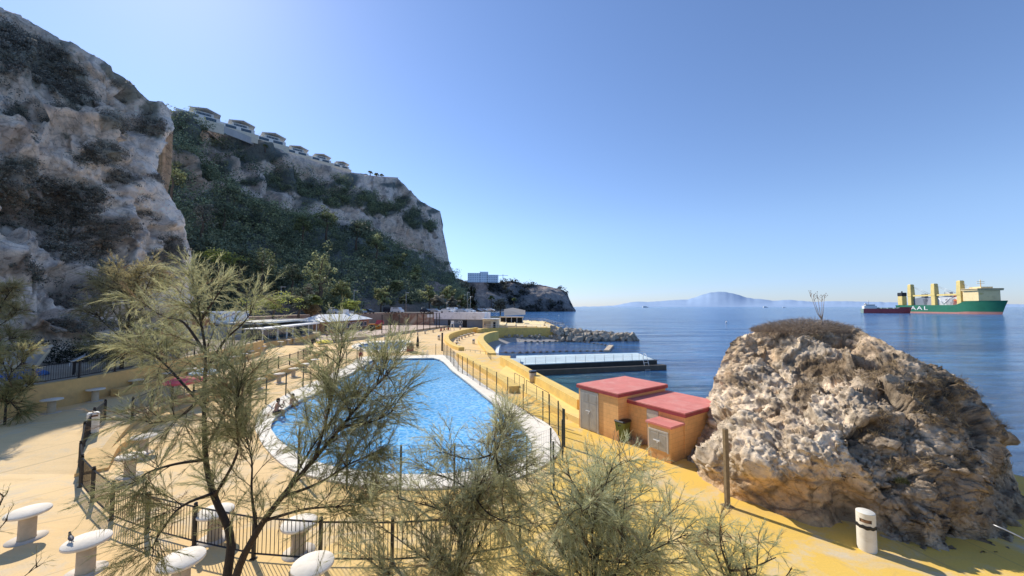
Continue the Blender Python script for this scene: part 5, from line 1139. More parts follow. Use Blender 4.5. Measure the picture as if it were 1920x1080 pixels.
# sports cage
cg = thing('sports_cage', 'tall dark steel cage of the ball court behind the playground', 'cage', (0, 0, 0)); cpts = [G(u, v, .5) for u, v in [(716, 626), (732, 625), (748, 623.5), (765, 622), (782, 620), (794, 618), (806, 616.5), (818, 615), (824, 614)]]
for i, p in enumerate(cpts):
    obj('post', MB().box((p.x, p.y, 2.6), (.16, .16, 4.4)), M_black, cg)
    if i+1 < len(cpts):
        q = cpts[i+1]; mb = MB()
        for z in (.6, 2.4, 4.7): mb.tube([(p.x, p.y, z), (q.x, q.y, z)], .03, 4)
        for k in range(1, 8): c = p.lerp(q, k/8); mb.tube([(c.x, c.y, .6), (c.x, c.y, 4.7)], .012, 3, cap=False)
        obj('mesh_panel', mb, M_black, cg)
q = D(806, 610, 117); q.z = .5; gl = thing('basketball_hoop', 'white basketball backboard on a post inside the cage', 'hoop', q); obj('post', MB().tube([(0, 0, 0), (0, 0, 3)], .07, 6), M_steel, gl); obj('backboard', MB().box((0, -.1, 3.2), (1.7, .06, 1.0), bev=.01), M_white, gl)
# long grey building under the road
g0, g1 = Vector((-25.5, 122.3, 0)), Vector((-8.2, 115.4, 0)); dx = (g1-g0).normalized(); L_ = (g1-g0).length; ga = math.atan2(dx.y, dx.x)
gb = thing('bathing_pavilion', 'long flat grey and white pavilion under the road with round emblem and dark doorway', 'building', g0, ga)
M_lil = mat('white_lilac_wall', (.84, .82, .84), .8, .06, .6, .01, dirt=(.42, .41, .42)); M_gry = mat('slate_wall', (.2, .22, .26), .8, .1, .6, .01)
obj('upper_wall', MB().box((L_/2, 1.5, 3.7), (L_, 4, 2.3), bev=.02), M_lil, gb); obj('lower_wall', MB().box((L_/2, 1.9, 1.28), (L_, 4, 2.55)), M_gry, gb)
obj('door', MB().box((L_*.61, -.14, 1.15), (1.5, .1, 2.3)), M_dark, gb); obj('door', MB().box((L_*.3, -.14, 1.15), (.8, .1, 2.3)), M_dark, gb)
em = MB()
for x in (L_*.50, L_*.545): em.tube([(x+.42*math.cos(a), -.14, 1.65+.42*math.sin(a)) for a in [2*PI*k/20 for k in range(21)]], .08, 5)
obj('emblem', em, M_white, gb); letters('Ja', .9, M_white, gb, (L_*.44, -.16, 1.45))
letters('BEACH', .62, mat('sign_grey', (.25, .26, .3), .7, .1, 3, 0), gb, (1.9, -.53, 2.95))
m0, m1 = Vector((-41.5, 128.8, 0)), Vector((-25.6, 122.4, 0)); dx = (m1-m0).normalized()
def mural_mat():
    m, N, L, B = new_mat('mural_wall'); pos = geopos(N)
    c = ramp(N, L, tex_noise(N, L, .22, 3, .5, pos, 1.5), [(.35, (.50, .40, .30)), (.5, (.34, .17, .12)), (.58, (.46, .32, .22)), (.7, (.52, .46, .38))]); L.new(c, B.inputs['Base Color']); B.inputs['Roughness'].default_value = .9; return m
tag(obj('mural_wall', MB().wall([m0, m1], .4, 0, 4.1), mural_mat()), 'patchy red and tan painted wall behind the sports cage', 'wall')
# kiosk
q = G(905, 616, 0); kk_ = thing('kiosk', 'small cream kiosk with white awning right of the grey pavilion', 'kiosk', q, -.15)
obj('wall', MB().box((2.3, 1.6, 1.4), (4.6, 3.2, 2.8)), M_cream, kk_); mb = MB(); mb.box((2.3, 1.3, 2.9), (5.2, 4.4, .18)); obj('roof', mb, M_white, kk_); obj('door', MB().box((3.6, -.02, 1.0), (.7, .08, 2.0)), M_dark, kk_); obj('shutter', MB().box((1.4, -.02, 1.35), (2.2, .08, 1.7)), mat('tan_shutter', (.42, .34, .24), .7, .1, 4, .01), kk_)
q = G(938, 609, 0); bb = thing('beach_bar', 'low open beach bar with pale roof and dark interior at the sunbathing terraces', 'bar', q, -.05)
obj('roof', MB().box((4, 2, 2.75), (9, 5.4, .22), bev=.03), M_tan, bb); obj('back_wall', MB().box((4, 4.2, 1.35), (8.4, .2, 2.6)), M_dark, bb)
for k in range(5): obj('post', MB().box((.1+k*2.0, -.4, 1.32), (.16, .16, 2.64)), M_white, bb)
# sloping concrete walls near the headland road
mb = MB(); a = [D(945, 592, 190), D(985, 590, 200), D(985, 582, 205), D(962, 577, 210), D(945, 580, 200)]; mb.add(a+[p+Vector((0, 14, 0)) for p in a], [[0, 1, 2, 3, 4], [9, 8, 7, 6, 5]]+[[i, i+5, (i+1) % 5+5, (i+1) % 5] for i in range(5)])
tag(obj('ramp_wall', mb, mat('grey_ramp_concrete', (.3, .28, .26), .9, .12, .3, .02)), 'grey sloping concrete ramp wall before the headland', 'wall')
# villas
def villa(label, loc, rz, sc):
    t = thing('villa', label, 'villa', loc, rz, 'villas along the cliff top'); Mv = mat('villa_white', (.7, .68, .62), .7, .06, .5, 0)
    obj('lower_storey', MB().box((-1.2, 0, 1.5), (16.5, 8, 3.0)), Mv, t); obj('upper_storey', MB().box((.8, 1, 4.2), (7.5, 6, 2.5)), Mv, t)
    mb = MB(); mb.add([(-4.5, -4, 5.2), (1.8, -4, 6.7), (7.2, -4, 5.0), (7.2, 5, 5.0), (1.8, 5, 6.7), (-4.5, 5, 5.2)]+[(-4.5, -4, 5.5), (1.8, -4, 7.0), (7.2, -4, 5.3), (7.2, 5, 5.3), (1.8, 5, 7.0), (-4.5, 5, 5.5)], [[0, 1, 4, 5], [1, 2, 3, 4], [11, 10, 7, 6], [10, 9, 8, 7], [6, 7, 1, 0], [7, 8, 2, 1], [8, 9, 3, 2], [9, 10, 4, 3], [10, 11, 5, 4], [11, 6, 0, 5]]); obj('roof', mb, Mv, t)
    for x, z, w, h in [(-3.5, 1.5, 4.6, 2.0), (3.2, 1.5, 4.6, 2.0), (.8, 4.2, 5.6, 1.7)]: f = obj('window', MB().box((x, -4.03 if z < 3 else -2.03, z), (w, .1, h)), M_glass, t)
    mb = MB()
    for k in range(9): mb.box((-6+k*1.5, -4.2, 3.5), (.06, .06, 1.0))
    mb.box((0, -4.2, 4.0), (12.4, .08, .08)); obj('balustrade', mb, M_white, t)
    w = MB(); w.box((-1, -5.2, -2), (19, .4, 5.0)); obj('garden_wall', w, M_cream, t); t.scale = (sc,)*3; return t
vl = None
for i, (u, v, Y, w) in enumerate([(377, 233, 157, 56), (446, 253, 187, 50), (506, 275, 216, 48), (554, 295, 246, 40), (599, 308, 268, 36), (637, 319, 286, 30)]):
    q = D(u, v-1, Y+3.5); sc = w*q.y/F/14.6*1.02; lab = ['villa with slanting roof, nearest and largest of the six on the cliff top', 'second villa from the left on the cliff top', 'third villa from the left on the cliff top, palm in front', 'fourth villa from the left on the cliff top', 'fifth villa from the left on the cliff top', 'smallest, rightmost villa on the cliff top'][i]
    if vl is None: vl = villa(lab, q, .75, sc)
    else: o = dup(vl, q, .75, lab, None, sc)
cp_ = smooth([D(u, v, Y-1.2) for u, v, Y in [(340, 217, 152), (420, 241, 172), (480, 265, 196), (540, 289, 226), (600, 309, 262), (650, 324, 286), (700, 332, 300), (746, 335, 318)]], 4)
tag(obj('clifftop_wall', MB().wall(cp_, .8, [p.z-2.5 for p in cp_], [p.z+1.0 for p in cp_]), mat('clifftop_stone', (.5, .46, .42), .9, .1, .3, .03)), 'pale boundary wall running along the cliff top below the villas', 'wall')
# apartment block and tower crane on the headland
q = D(905, 529.5, 690); ab = thing('apartment_block', 'large white apartment block on top of the distant headland', 'building', q, .12); s_ = 690/F
for x, w, h in [(-16, 24, 17), (2, 16, 19.5), (18, 22, 14)]:
    f = obj('wall', MB().box((x*s_, 0, h*s_/2), (w*s_, 14, h*s_)), mat('block_white', (.86, .85, .83), .8, .05, .1, 0), ab); g = MB()
    for r in range(int(h/3.4)):
        for k in range(int(w/4)): g.box(((x-w/2+2+k*4)*s_, -7.05, (2+r*3.3)*s_), (2.4*s_, .3, 1.5*s_))
    obj('windows', g, mat('block_glass', (.4, .43, .47), .4, .2, .1, 0), f)
q = D(943, 528, 720); tc_ = thing('tower_crane', 'thin tower crane behind the apartment block on the headland', 'crane', q); s_ = 720/F
obj('mast', MB().box((0, 0, 7*s_), (.9, .9, 14*s_)), M_steel, tc_); obj('jib', MB().box((-.5*s_, 0, 11.5*s_), (20*s_, .7, .7)), M_steel, tc_)
# ------------------------------------------------------------------ lamp posts, cars
def lamp(label, loc, h, rz):
    t = thing('street_lamp', label, 'street lamp', loc, rz, 'street lamps along the road'); obj('pole', MB().tube([(0, 0, -1), (0, 0, h*.6), (0, 0, h)], [.1, .08, .06], 8), M_steel, t)
    obj('lamp_head', MB().box((.45, 0, h), (1.1, .3, .12), bev=.04), M_white, t); return t
lp0 = None
for i, (u, vt, vb, Y, lab) in enumerate([(663, 544, 588, 112, 'tall street lamp left of the restaurant chimney'), (761, 549, 586, 128, 'tall street lamp above the sports cage'), (876, 548, 584, 150, 'tall twin-looking street lamp above the grey pavilion'), (882, 556, 584, 138, 'slimmer street lamp beside the twin-looking one'), (870, 553, 580, 165, 'street lamp just behind the pavilion trees'), (526, 538, 580, 92, 'street lamp partly hidden behind the tamarisk crown'), (838, 566, 585, 140, 'short street lamp over the parked cars'), (791, 576, 586, 128, 'short thin lamp at the left end of the pavilion roof'), (915, 557, 580, 220, 'distant street lamp near the headland'), (618, 577, 612, 84, 'thin white lamp in front of the restaurant roof')]):
    q = D(u, vb, Y); h = D(u, vt, Y).z-q.z
    if lp0 is None: lp0 = lamp(lab, q, h, .3); h0 = h
    else: dup(lp0, q, .3+rng.uniform(-.3, .3), lab, None, (1, 1, h/h0))
def car(label, loc, rz, m, van=False):
    t = thing('parked_car', label, 'van' if van else 'car', loc, rz, 'vehicles parked along the road'); z1 = 1.9 if van else 1.42
    prof = [(-2.1, .35), (-2.15, .75), (-1.95, .9), (-1.5, z1-.08), (-1.0, z1), (.5, z1), (1.15, .98), (2.0, .82), (2.15, .6), (2.1, .35)] if not van else [(-2.3, .35), (-2.35, 1.0), (-2.25, z1-.05), (-2.0, z1), (1.0, z1), (1.7, 1.1), (2.2, .95), (2.3, .35)]
    def sec(y, k): return [Vector((x*(1-.02*k), y*(1-.14*max(0, (z-.9)/(z1-.9))) , z)) for x, z in prof]
    mb = MB(); mb.extrude([sec(-.84, 1), sec(-.8, 0), sec(.8, 0), sec(.84, 1)], None); obj('body', mb, m, t)
    g = MB()
    for s in (-1, 1): g.box((-.25, s*.735, z1-.30), (2.1, .06, .34))
    g.add([(.62, -.62, z1-.08), (.62, .62, z1-.08), (1.13, .68, 1.02), (1.13, -.68, 1.02)], [[0, 1, 2, 3]]); obj('window', g, M_glass, t)
    for x in (-1.35, 1.35):
        for s in (-1, 1): w = obj('wheel', MB().tube([(x, s*.72, .33), (x, s*.86, .33)], .33, 14), M_rubber, t); obj('rim', MB().tube([(x, s*.855, .33), (x, s*.87, .33)], .2, 10), M_steel, w)
    return t
CM = [mat('car_white', (.75, .75, .74), .3, .02, 1, 0, spec=.5), mat('car_silver', (.45, .46, .48), .3, .03, 1, 0, .4), mat('car_dark', (.03, .035, .05), .25, .1, 1, 0, spec=.5), mat('car_blue', (.2, .27, .36), .3, .05, 1, 0, spec=.5)]
cars = {}
for i, (u, Y, ci, van, lab) in enumerate([(627, 104, 0, False, 'white car behind the left part of the restaurant roof'), (649, 106, 0, False, 'white car behind the middle of the restaurant roof'), (674, 110, 3, False, 'blue-grey car right of the restaurant chimney'), (690, 112, 2, False, 'dark car left of the white van on the road'), (745, 124, 0, True, 'white van above the red mural wall'), (731, 127, 2, True, 'dark van beside the white van on the road'),
        (799, 124, 2, False, 'dark car with shiny roof at the left above the pavilion'), (815, 123, 1, False, 'silver car, second above the pavilion'), (838, 121, 0, False, 'white car by the short lamp above the pavilion'), (850, 124, 0, True, 'white van above the pavilion emblem'), (866, 121, 1, False, 'silver car above the pavilion doorway'), (880, 123, 0, False, 'white car at the right above the pavilion'), (893, 126, 2, False, 'dark car at the right end of the pavilion roof'), (905, 150, 1, False, 'silver car farther along the road, right of the pavilion'), (919, 165, 0, False, 'white car farthest along the road')]):
    q = D(u, 585, Y); q.z = 4.51; key = (ci, van); rz_ = -.38+rng.uniform(-.08, .08)
    if key not in cars: cars[key] = car(lab, q, rz_, CM[ci], van)
    else: dup(cars[key], q, rz_, lab)
# ================================================================== BREAKWATER, JETTY, FLOATS
M_stone = mat('breakwater_stone', (.42, .36, .28), .95, .25, .6, .05, dirt=(.16, .14, .12), dscale=.5)
vars_ = []
for k in range(10):
    bm = bmesh.new(); bmesh.ops.create_icosphere(bm, subdivisions=3, radius=1)
    o = Vector(tuple(rng.uniform(0, 90, 3))); sc_ = rng.uniform(.7, 1.25, 3)
    for v in bm.verts:
        n = v.co.normalized(); q = Vector([max(-.62, min(.62, c)) for c in n])   # squared off like quarried blocks
        n2 = mnoise.voronoi(n*1.1+o)[0][0]; v.co = Vector((q.x*sc_[0], q.y*sc_[1], q.z*sc_[2]))*(1.15+.3*(n2-.4)+.14*fbm(n*2+o, 3))
    me = bpy.data.meshes.new('rock'); bm.to_mesh(me); bm.free(); me.materials.append(M_stone); vars_.append(me)
n_r = 0
for k in range(175):
    f = rng.random(); x = lerp(12.5, 37.0, f); half = lerp(4.6, 1.7, f**1.5)*(1 if f < .9 else .7); y = 112.5-2.0*f+rng.uniform(-1, 1)*half
    if x < 16 and y > 113: continue
    top = lerp(3.0, 1.2, f)*(1-(abs(y-(112.5-2*f))/half)**1.6)
    o = bpy.data.objects.new('breakwater_rock', vars_[k % 10]); COL.objects.link(o); o.location = (x, y, SEA+.1+top+rng.uniform(-.25, .25)); o.rotation_euler = tuple(rng.uniform(0, 6, 3)); s = rng.uniform(.55, 1.25); o.scale = (s, s, s*.85)
    tag(o, 'rough tan quarried block piled in the stone breakwater', 'rock', 'rocks of the breakwater')
for k in range(26):
    f = k/25; p = Vector((lerp(-2, 13, f), 110.2+rng.uniform(-.8, .6), SEA+rng.uniform(.6, 1.6))); o = bpy.data.objects.new('shore_rock', vars_[k % 10]); COL.objects.link(o); o.location = p; o.rotation_euler = tuple(rng.uniform(0, 6, 3)); s = rng.uniform(.3, .75); o.scale = (s,)*3
    tag(o, 'small shore rock lying under the long yellow terrace wall', 'rock', 'shore rocks under the terrace wall')
core = MB(); core.add([(11, 108.5, SEA-1), (36, 108.5, SEA-1), (36, 113.5, SEA-1), (11, 116, SEA-1), (13, 111, -.9), (32, 110.3, -2.6), (32, 111.2, -2.6), (13, 114.5, -.9)], [[0, 1, 5, 4], [1, 2, 6, 5], [2, 3, 7, 6], [3, 0, 4, 7], [4, 5, 6, 7]])
struct('breakwater_core', core, M_stone)
def rail_line(name, label, pts, h, m=M_steel, step=2.0, r=.03):
    P = resample(pts, step); t = thing(name, label, 'railing')
    for p in P: obj('post', MB().tube([p, p+Vector((0, 0, h))], r, 5), m, t)
    mb = MB()
    for z in (h, h*.5): mb.tube([p+Vector((0, 0, z)) for p in P], r*.8, 4)
    obj('rail', mb, m, t); return t
rail_line('terrace_handrail', 'thin grey railing along the seaward edge of the sunbathing terraces', [Vector((-3, 165, .9)), Vector((14, 160, .3)), Vector((15, 130, .3)), Vector((17, 115, .0))], 1.1, step=5, r=.05)
rail_line('beach_railing', 'thin pale railing on the yellow wall above the beach at the terraces', [Vector((-8.0, 108.4, .25)), Vector((-4, 111.2, .25)), Vector((4, 112, .25)), Vector((14, 112.4, .25))], 1.0, M_white, 2.5, .04)
rail_line('ramp_railing', 'dark railing beside the blue landing under the plaza wall', [Vector((-7.0, 56, -.8)), Vector((-3.4, 51.2, -.6)), Vector((-2.6, 46, -.3))], 1.0, M_black, 1.4, .025)
rail_line('breakwater_handrail', 'thin handrail sloping down at the start of the breakwater', [Vector((15, 116, 0)), Vector((19, 115, -.6)), Vector((22, 114, -1.8))], 1.1, M_steel, 2, .04)
# jetty
jn, jr = G(985, 683, -2.0), G(1232, 674, -2.0); jf0, jf1 = G(968, 667, -2.0), G(1195, 661.5, -2.0)
jt = thing('jetty', 'low concrete bathing jetty with pale worn blue deck and dark weedy sides', 'jetty', (0, 0, 0))
def quad_prism(P, z0, z1): mb = MB(); mb.prism([(p.x, p.y) for p in P], z0, z1); return mb
jn2 = jn+Vector((-1.5, -.6, 0))
obj('side', quad_prism([jn2, jr, jf1, jf0], -6, -2.12), mat('wet_dark_concrete', (.035, .035, .032), .6, .3, 1, .02), jt)
obj('deck', quad_prism([jn2+Vector((.05, .05, 0)), jr+Vector((-.5, .1, 0)), jf1+Vector((-.05, -.05, 0)), jf0], -2.12, -2.0), mat('worn_pale_blue', (.50, .60, .62), .8, .15, .4, .01, dirt=(.62, .58, .5), dscale=.3), jt)
lv = (jr-jn).normalized(); lw = Vector((lv.y, -lv.x, 0))
ldg = MB(); a = jn+lw*.05; c = jr+lw*.05; ldg.prism([(p.x, p.y) for p in (a, c+lv*.9, c+lv*.9+lw*1.1, a+lw*1.1)], -6, -2.75); obj('ledge', ldg, mat('wet_brown_concrete', (.11, .095, .075), .7, .25, 1, .02), jt)
gr = MB(); gp_ = MB(); n_g = 11
for k in range(n_g+1):
    p = jn.lerp(jr, k/n_g*.8)-lw*.1; obj('rail_post', MB().tube([p, p+Vector((0, 0, 1.05))], .03, 6), M_steel, jt)
    if k < n_g: q = jn.lerp(jr, (k+1)/n_g*.8)-lw*.1; gp_.add([p+Vector((0, 0, .1)), q+Vector((0, 0, .1)), q+Vector((0, 0, 1.02)), p+Vector((0, 0, 1.02))], [[0, 1, 2, 3]])
gm_, N, L, B = new_mat('clear_glass_panel'); B.inputs['Base Color'].default_value = (.85, .95, .95, 1); B.inputs['Roughness'].default_value = .05
tb = N.new('ShaderNodeBsdfTransparent'); ms = N.new('ShaderNodeMixShader'); ms.inputs[0].default_value = .14; L.new(tb.outputs[0], ms.inputs[1]); L.new(B.outputs[0], ms.inputs[2]); L.new(ms.outputs[0], N['Material Output'].inputs[0])
obj('glass_panel', gp_, gm_, jt)
ld = MB()
for s in (0, .8):
    p = jn.lerp(jr, .87)+lv*s; ld.tube([p-lw*.6, p-lw*.6+Vector((0, 0, .9)), p+Vector((0, 0, .95)), p+lw*.5+Vector((0, 0, .3)), p+lw*1.2+Vector((0, 0, -1.6))], .045, 6)
for k in range(4): p = jn.lerp(jr, .87); f = k/3; c = p+lw*(.5+.7*f)+Vector((0, 0, .2-1.6*f)); ld.tube([c, c+lv*.8], .035, 5)
obj('ladder', ld, M_white, jt)
# float line
fl = thing('float_line', 'rope of dark floats closing off the sea bathing area', 'float line', (0, 0, 0)); rope = MB(); M_float = mat('dark_float', (.09, .07, .055), .6, .3, 4, .01)
Lf = smooth([G(u, v, SEA) for u, v in [(903, 636.5), (925, 638), (950, 640), (1000, 641.5), (1050, 641), (1085, 641.5), (1110, 644), (1130, 647), (1146, 650)]], 6); Ln_ = smooth([G(u, v, SEA) for u, v in [(936, 661.5), (970, 662.5), (1010, 661.5), (1050, 660), (1090, 659.5), (1138, 659)]], 6)
for L0, st in ((Lf, 1.75), (Ln_, 1.55)):
    rope.tube([p+Vector((0, 0, .06)) for p in L0], .05, 4); pts = resample(L0, st)
    for i, p in enumerate(pts[1:]): q = pts[i]; d = (p-q).normalized(); obj('float', MB().tube([p-d*.32+Vector((0, 0, .1)), p-d*.22+Vector((0, 0, .1)), p+d*.22+Vector((0, 0, .1)), p+d*.32+Vector((0, 0, .1))], [.12, .26, .26, .12], 8), M_float, fl)
obj('rope', rope, M_float, fl)
a, c = G(1146, 650, SEA), G(1137, 660, SEA); d = (c-a).normalized(); mb = MB(); mb.box(((a.x+c.x)/2, (a.y+c.y)/2, SEA+.15), ((c-a).length, 1.2, .6), math.atan2(d.y, d.x), .05); tag(obj('pontoon', mb, M_tan), 'tan floating pontoon at the seaward end of the float line', 'pontoon')
# ================================================================== SHIPS
def hull(L, Bm, zs, zb, n=24, fl=.25, bow=.25, rake=.06):
    """x from stern 0 to bow L; returns (sections) lists of points from keel line to deck edge, port and starboard"""
    S = []
    for i in range(n+1):
        t = i/n; w = Bm/2*(1 if t < 1-bow else max(0, 1-((t-(1-bow))/bow)**2.2)); ws = w*(.86 if t < .06 else 1); wd = Bm/2*(1 if t < 1-bow*.8 else max(.02, 1-((t-(1-bow*.8))/(bow*.8))**3))
        zd = lerp(zs, zb, sstep(.68, .8, t)) if zb > zs else zs; x = t*L; ov = L*rake*sstep(.8, 1, t)
        S.append([(x, ws, -2), (x, ws, 0), (x+ov*.15, lerp(ws, wd, .1), zd*.18), (x+ov*.5, lerp(ws, wd, .45), zd*.55), (x+ov, wd, zd)])
    return S
def hull_mesh(S, i0, i1):
    mb = MB(); m = i1-i0+1; n = len(S)
    for sgn in (-1, 1): mb.add([(x, sgn*w, z) for s in S for (x, w, z) in s[i0:i1+1]], [[a*m+k, (a+1)*m+k, (a+1)*m+k+1, a*m+k+1] for a in range(n-1) for k in range(m-1)], True)
    return mb
def deck_mesh(S, off=-.6):
    n = len(S); mb = MB(); mb.add([(s[-1][0], s[-1][1]*q, s[-1][2]+off) for s in S for q in (-1, 1)], [[2*i, 2*i+2, 2*i+3, 2*i+1] for i in range(n-1)])
    s = S[0]; mb.add([(x, q*w, z) for (x, w, z) in s for q in (-1, 1)], [[2*k, 2*k+1, 2*k+3, 2*k+2] for k in range(len(s)-1)]); return mb
def paint(name, c, r=.5): return mat(name, c, r, .08, .08, 0, dirt=[x*.7 for x in c], dscale=.15)
Sx, Bx = Vector((660, 622, SEA)), Vector((637, 476, SEA)); ax = (Bx-Sx); Ls = ax.length; hz = math.atan2(ax.y, ax.x)
ship = thing('cargo_ship', 'large green and cream heavy-lift cargo ship with three yellow cranes on the horizon at right', 'ship', Sx, hz)
Bm = 27; S = hull(Ls*.96, Bm, 12.5, 18, 30, bow=.3, rake=.05)
obj('hull', hull_mesh(S, 2, 4), paint('ship_green', (.02, .15, .085)), ship); obj('boot_stripe', hull_mesh(S, 0, 2), paint('ship_red_lead', (.42, .19, .15)), ship); obj('deck', deck_mesh(S), paint('ship_deck_green', (.1, .2, .14)), ship)
def tt(u): return min(((abs(960+F*((Sx+ax*t).x)/((Sx+ax*t).y)-u), t) for t in np.linspace(0, 1, 400)))[1]
for ch_, u_ in (('A', 1730), ('A', 1742), ('L', 1754)):
    o = link('letter', text_mesh(ch_, 9.5, M_white, .1), None, ship); o.location = (Ls*tt(u_), -Bm/2-.35, 7.6); o.rotation_euler = (PI/2, 0, 0); o.scale = (1.5, .85, 1)
MY = paint('ship_yellow', (.72, .55, .2)); MC = paint('ship_cream', (.86, .66, .34))
for k, (u, zt_) in enumerate([(1722, 45), (1767, 44), (1817, 46)]):
    x = Ls*tt(u); y = -Bm*.36; cr = MB(); cr.extrude([[Vector((x+a*w, y+b_*w, z)) for a, b_ in ((-1, -1), (1, -1), (1, 1), (-1, 1))] for w, z in ((2.9, 11), (2.8, 26), (3.1, 27), (2.6, zt_), (1.9, zt_+1))], None); c_ = obj('crane', cr, MY, ship)
    jb = MB(); xe = x+34 if k < 2 else x+24; zj = 27.5; jb.box(((x+xe)/2+2, y, zj), (xe-x, 2.6, 2.4)); jb.box(((x+xe)/2+2, y+2.4, zj), (xe-x, .8, 1.2)); obj('jib', jb, MY, c_)
    rp = MB(); rp.tube([(x+1, y, zt_-1), (xe, y, zj+1)], .22, 4); rp.tube([(x+1, y+1, zt_-3), (xe-6, y, zj+1)], .22, 4); obj('cable', rp, M_steel, c_)
xh = Ls*.80; hs = MB(); hs.box((xh, 0, 25), (20, Bm*.92, 14)); obj('house', hs, MC, ship); mb = MB(); mb.box((xh+1, 0, 33.4), (22, Bm*1.1, 3.0), bev=.3); b_ = obj('bridge', mb, MC, ship); mb = MB(); mb.box((xh+1, 0, 33.7), (22.3, Bm*1.11, 1.0)); obj('bridge_window', mb, M_dark, b_)
mb = MB(); mb.box((xh, 0, 36), (15, Bm*.5, 2.2)); mb.tube([(xh, 0, 36), (xh, 0, 47)], .5, 6)
for z in (42, 44.5): mb.box((xh, 0, z), (.6, 9, .5))
obj('mast', mb, MC, ship); xf = Ls*tt(1698); mb = MB(); mb.box((xf, -5, 20), (9, 7, 15), bev=.6); fu = obj('funnel', mb, MY, ship); obj('funnel_top', MB().box((xf, -5, 30.5), (9.3, 7.3, 6), bev=.5), M_dark, fu); obj('pipe', MB().tube([(xf, -5, 33), (xf, -5, 36)], .9, 8), M_dark, fu)
for k, (u, w, h, c) in enumerate([(1737, 22, 13, (.2, .22, .25)), (1754, 16, 12, (.3, .3, .32)), (1782, 26, 14, (.55, .55, .55)), (1797, 14, 11, (.4, .12, .1)), (1807, 12, 13, (.6, .58, .55))]):
    x = Ls*tt(u); mb = MB(); mb.extrude([[Vector((x-w/2, yy*1.0, 12)), Vector((x+w/2, yy, 12)), Vector((x+w*.62, yy, 12+h*.7)), Vector((x+w*.2, yy, 12+h)), Vector((x-w*.6, yy, 12+h*.8))] for yy in (-9, 6)], None); mb.box((x, -2, 12+h*1.15), (w*.3, 4, h*.5)); obj('deck_cargo', mb, paint('cargo_paint_%d' % k, c), ship)
lb_ = MB(); lb_.ball((Ls*.66, -Bm*.42, 19), 1.0, 10, 6, (4, 1.3, 1.2)); obj('lifeboat', lb_, paint('lifeboat_orange', (.7, .16, .04)), ship)
mb = MB(); mb.tube([(Ls*.52, -9, 14), (Ls*.46, -9, 25)], .8, 6); mb.tube([(Ls*.52, -9, 14), (Ls*.58, -9, 22)], .7, 6); obj('deck_gear', mb, M_white, ship)
Ts, Te = Vector((552, 584, SEA)), Vector((604, 560, SEA)); ax2 = Te-Ts; L2 = ax2.length; tk = thing('tanker', 'small dark red tanker with white wheelhouse alongside the big green ship', 'ship', Ts, math.atan2(ax2.y, ax2.x))
S = hull(L2*.97, 12, 7.0, 9.5, 22, bow=.3, rake=.05); obj('hull', hull_mesh(S, 0, 4), paint('tanker_red', (.36, .07, .08)), tk); obj('deck', deck_mesh(S), paint('tanker_deck', (.2, .28, .24)), tk)
mb = MB(); mb.box((9, 0, 8.5), (15, 8.5, 6)); mb.box((9, 0, 12.5), (11, 8, 2.2), bev=.2); obj('house', mb, M_white, tk); obj('house_window', MB().box((9, 0, 12.7), (11.2, 8.2, .8)), M_dark, tk)
mb = MB(); mb.tube([(8, 0, 13), (8, 0, 20)], .3, 6); mb.box((8, 0, 18), (.4, 3.5, .3)); mb.lathe([(1.3, 13), (1.2, 15.5)], 10, (4.5, 0, 0)); obj('mast', mb, M_steel, tk)
mb = MB()
for k in range(9): mb.box((20+k*3.6, (-1)**k*1.5, 6.4+rng.uniform(0, 1)), (2.4, 3.5, 2.0+rng.uniform(0, 1.2)), 0, .2)
mb.tube([(18, 0, 7.5), (52, 0, 7.5)], .5, 6); obj('deck_pipes', mb, paint('tanker_pipes', (.32, .38, .34)), tk)
for (u, v, sc_, lab) in [(1210, 574.6, 1, 'tiny white ferry on the horizon left of the mountain'), (1435, 574.6, .8, 'tiny white boat on the horizon right of the mountain'), (1470, 574.8, .5, 'smallest white boat speck on the horizon')]:
    q = D(u, 575.3, 3800); q.z = SEA; t = thing('distant_boat', lab, 'boat', q, .1); mb = MB(); mb.extrude([[Vector((x*sc_, y*sc_, z*sc_)) for x, z in ((-30, 0), (28, 0), (36, 9), (-30, 8))] for y in (-6, 6)], None); mb.box((-6*sc_, 0, 12*sc_), (40*sc_, 9*sc_, 8*sc_)); obj('hull', mb, M_white, t)
for (u, v, lab) in [(1362, 605, 'small white mooring buoy on the open sea before the boulder'), (1048, 592, 'tiny white sail-like buoy beyond the terraces')]:
    q = G(u, v, SEA); t = thing('buoy', lab, 'buoy', q); obj('body', MB().ball((0, 0, .3), .55, 12, 8), M_white, t); obj('pole', MB().tube([(0, 0, .6), (0, 0, 1.5)], .07, 6), M_steel, t)
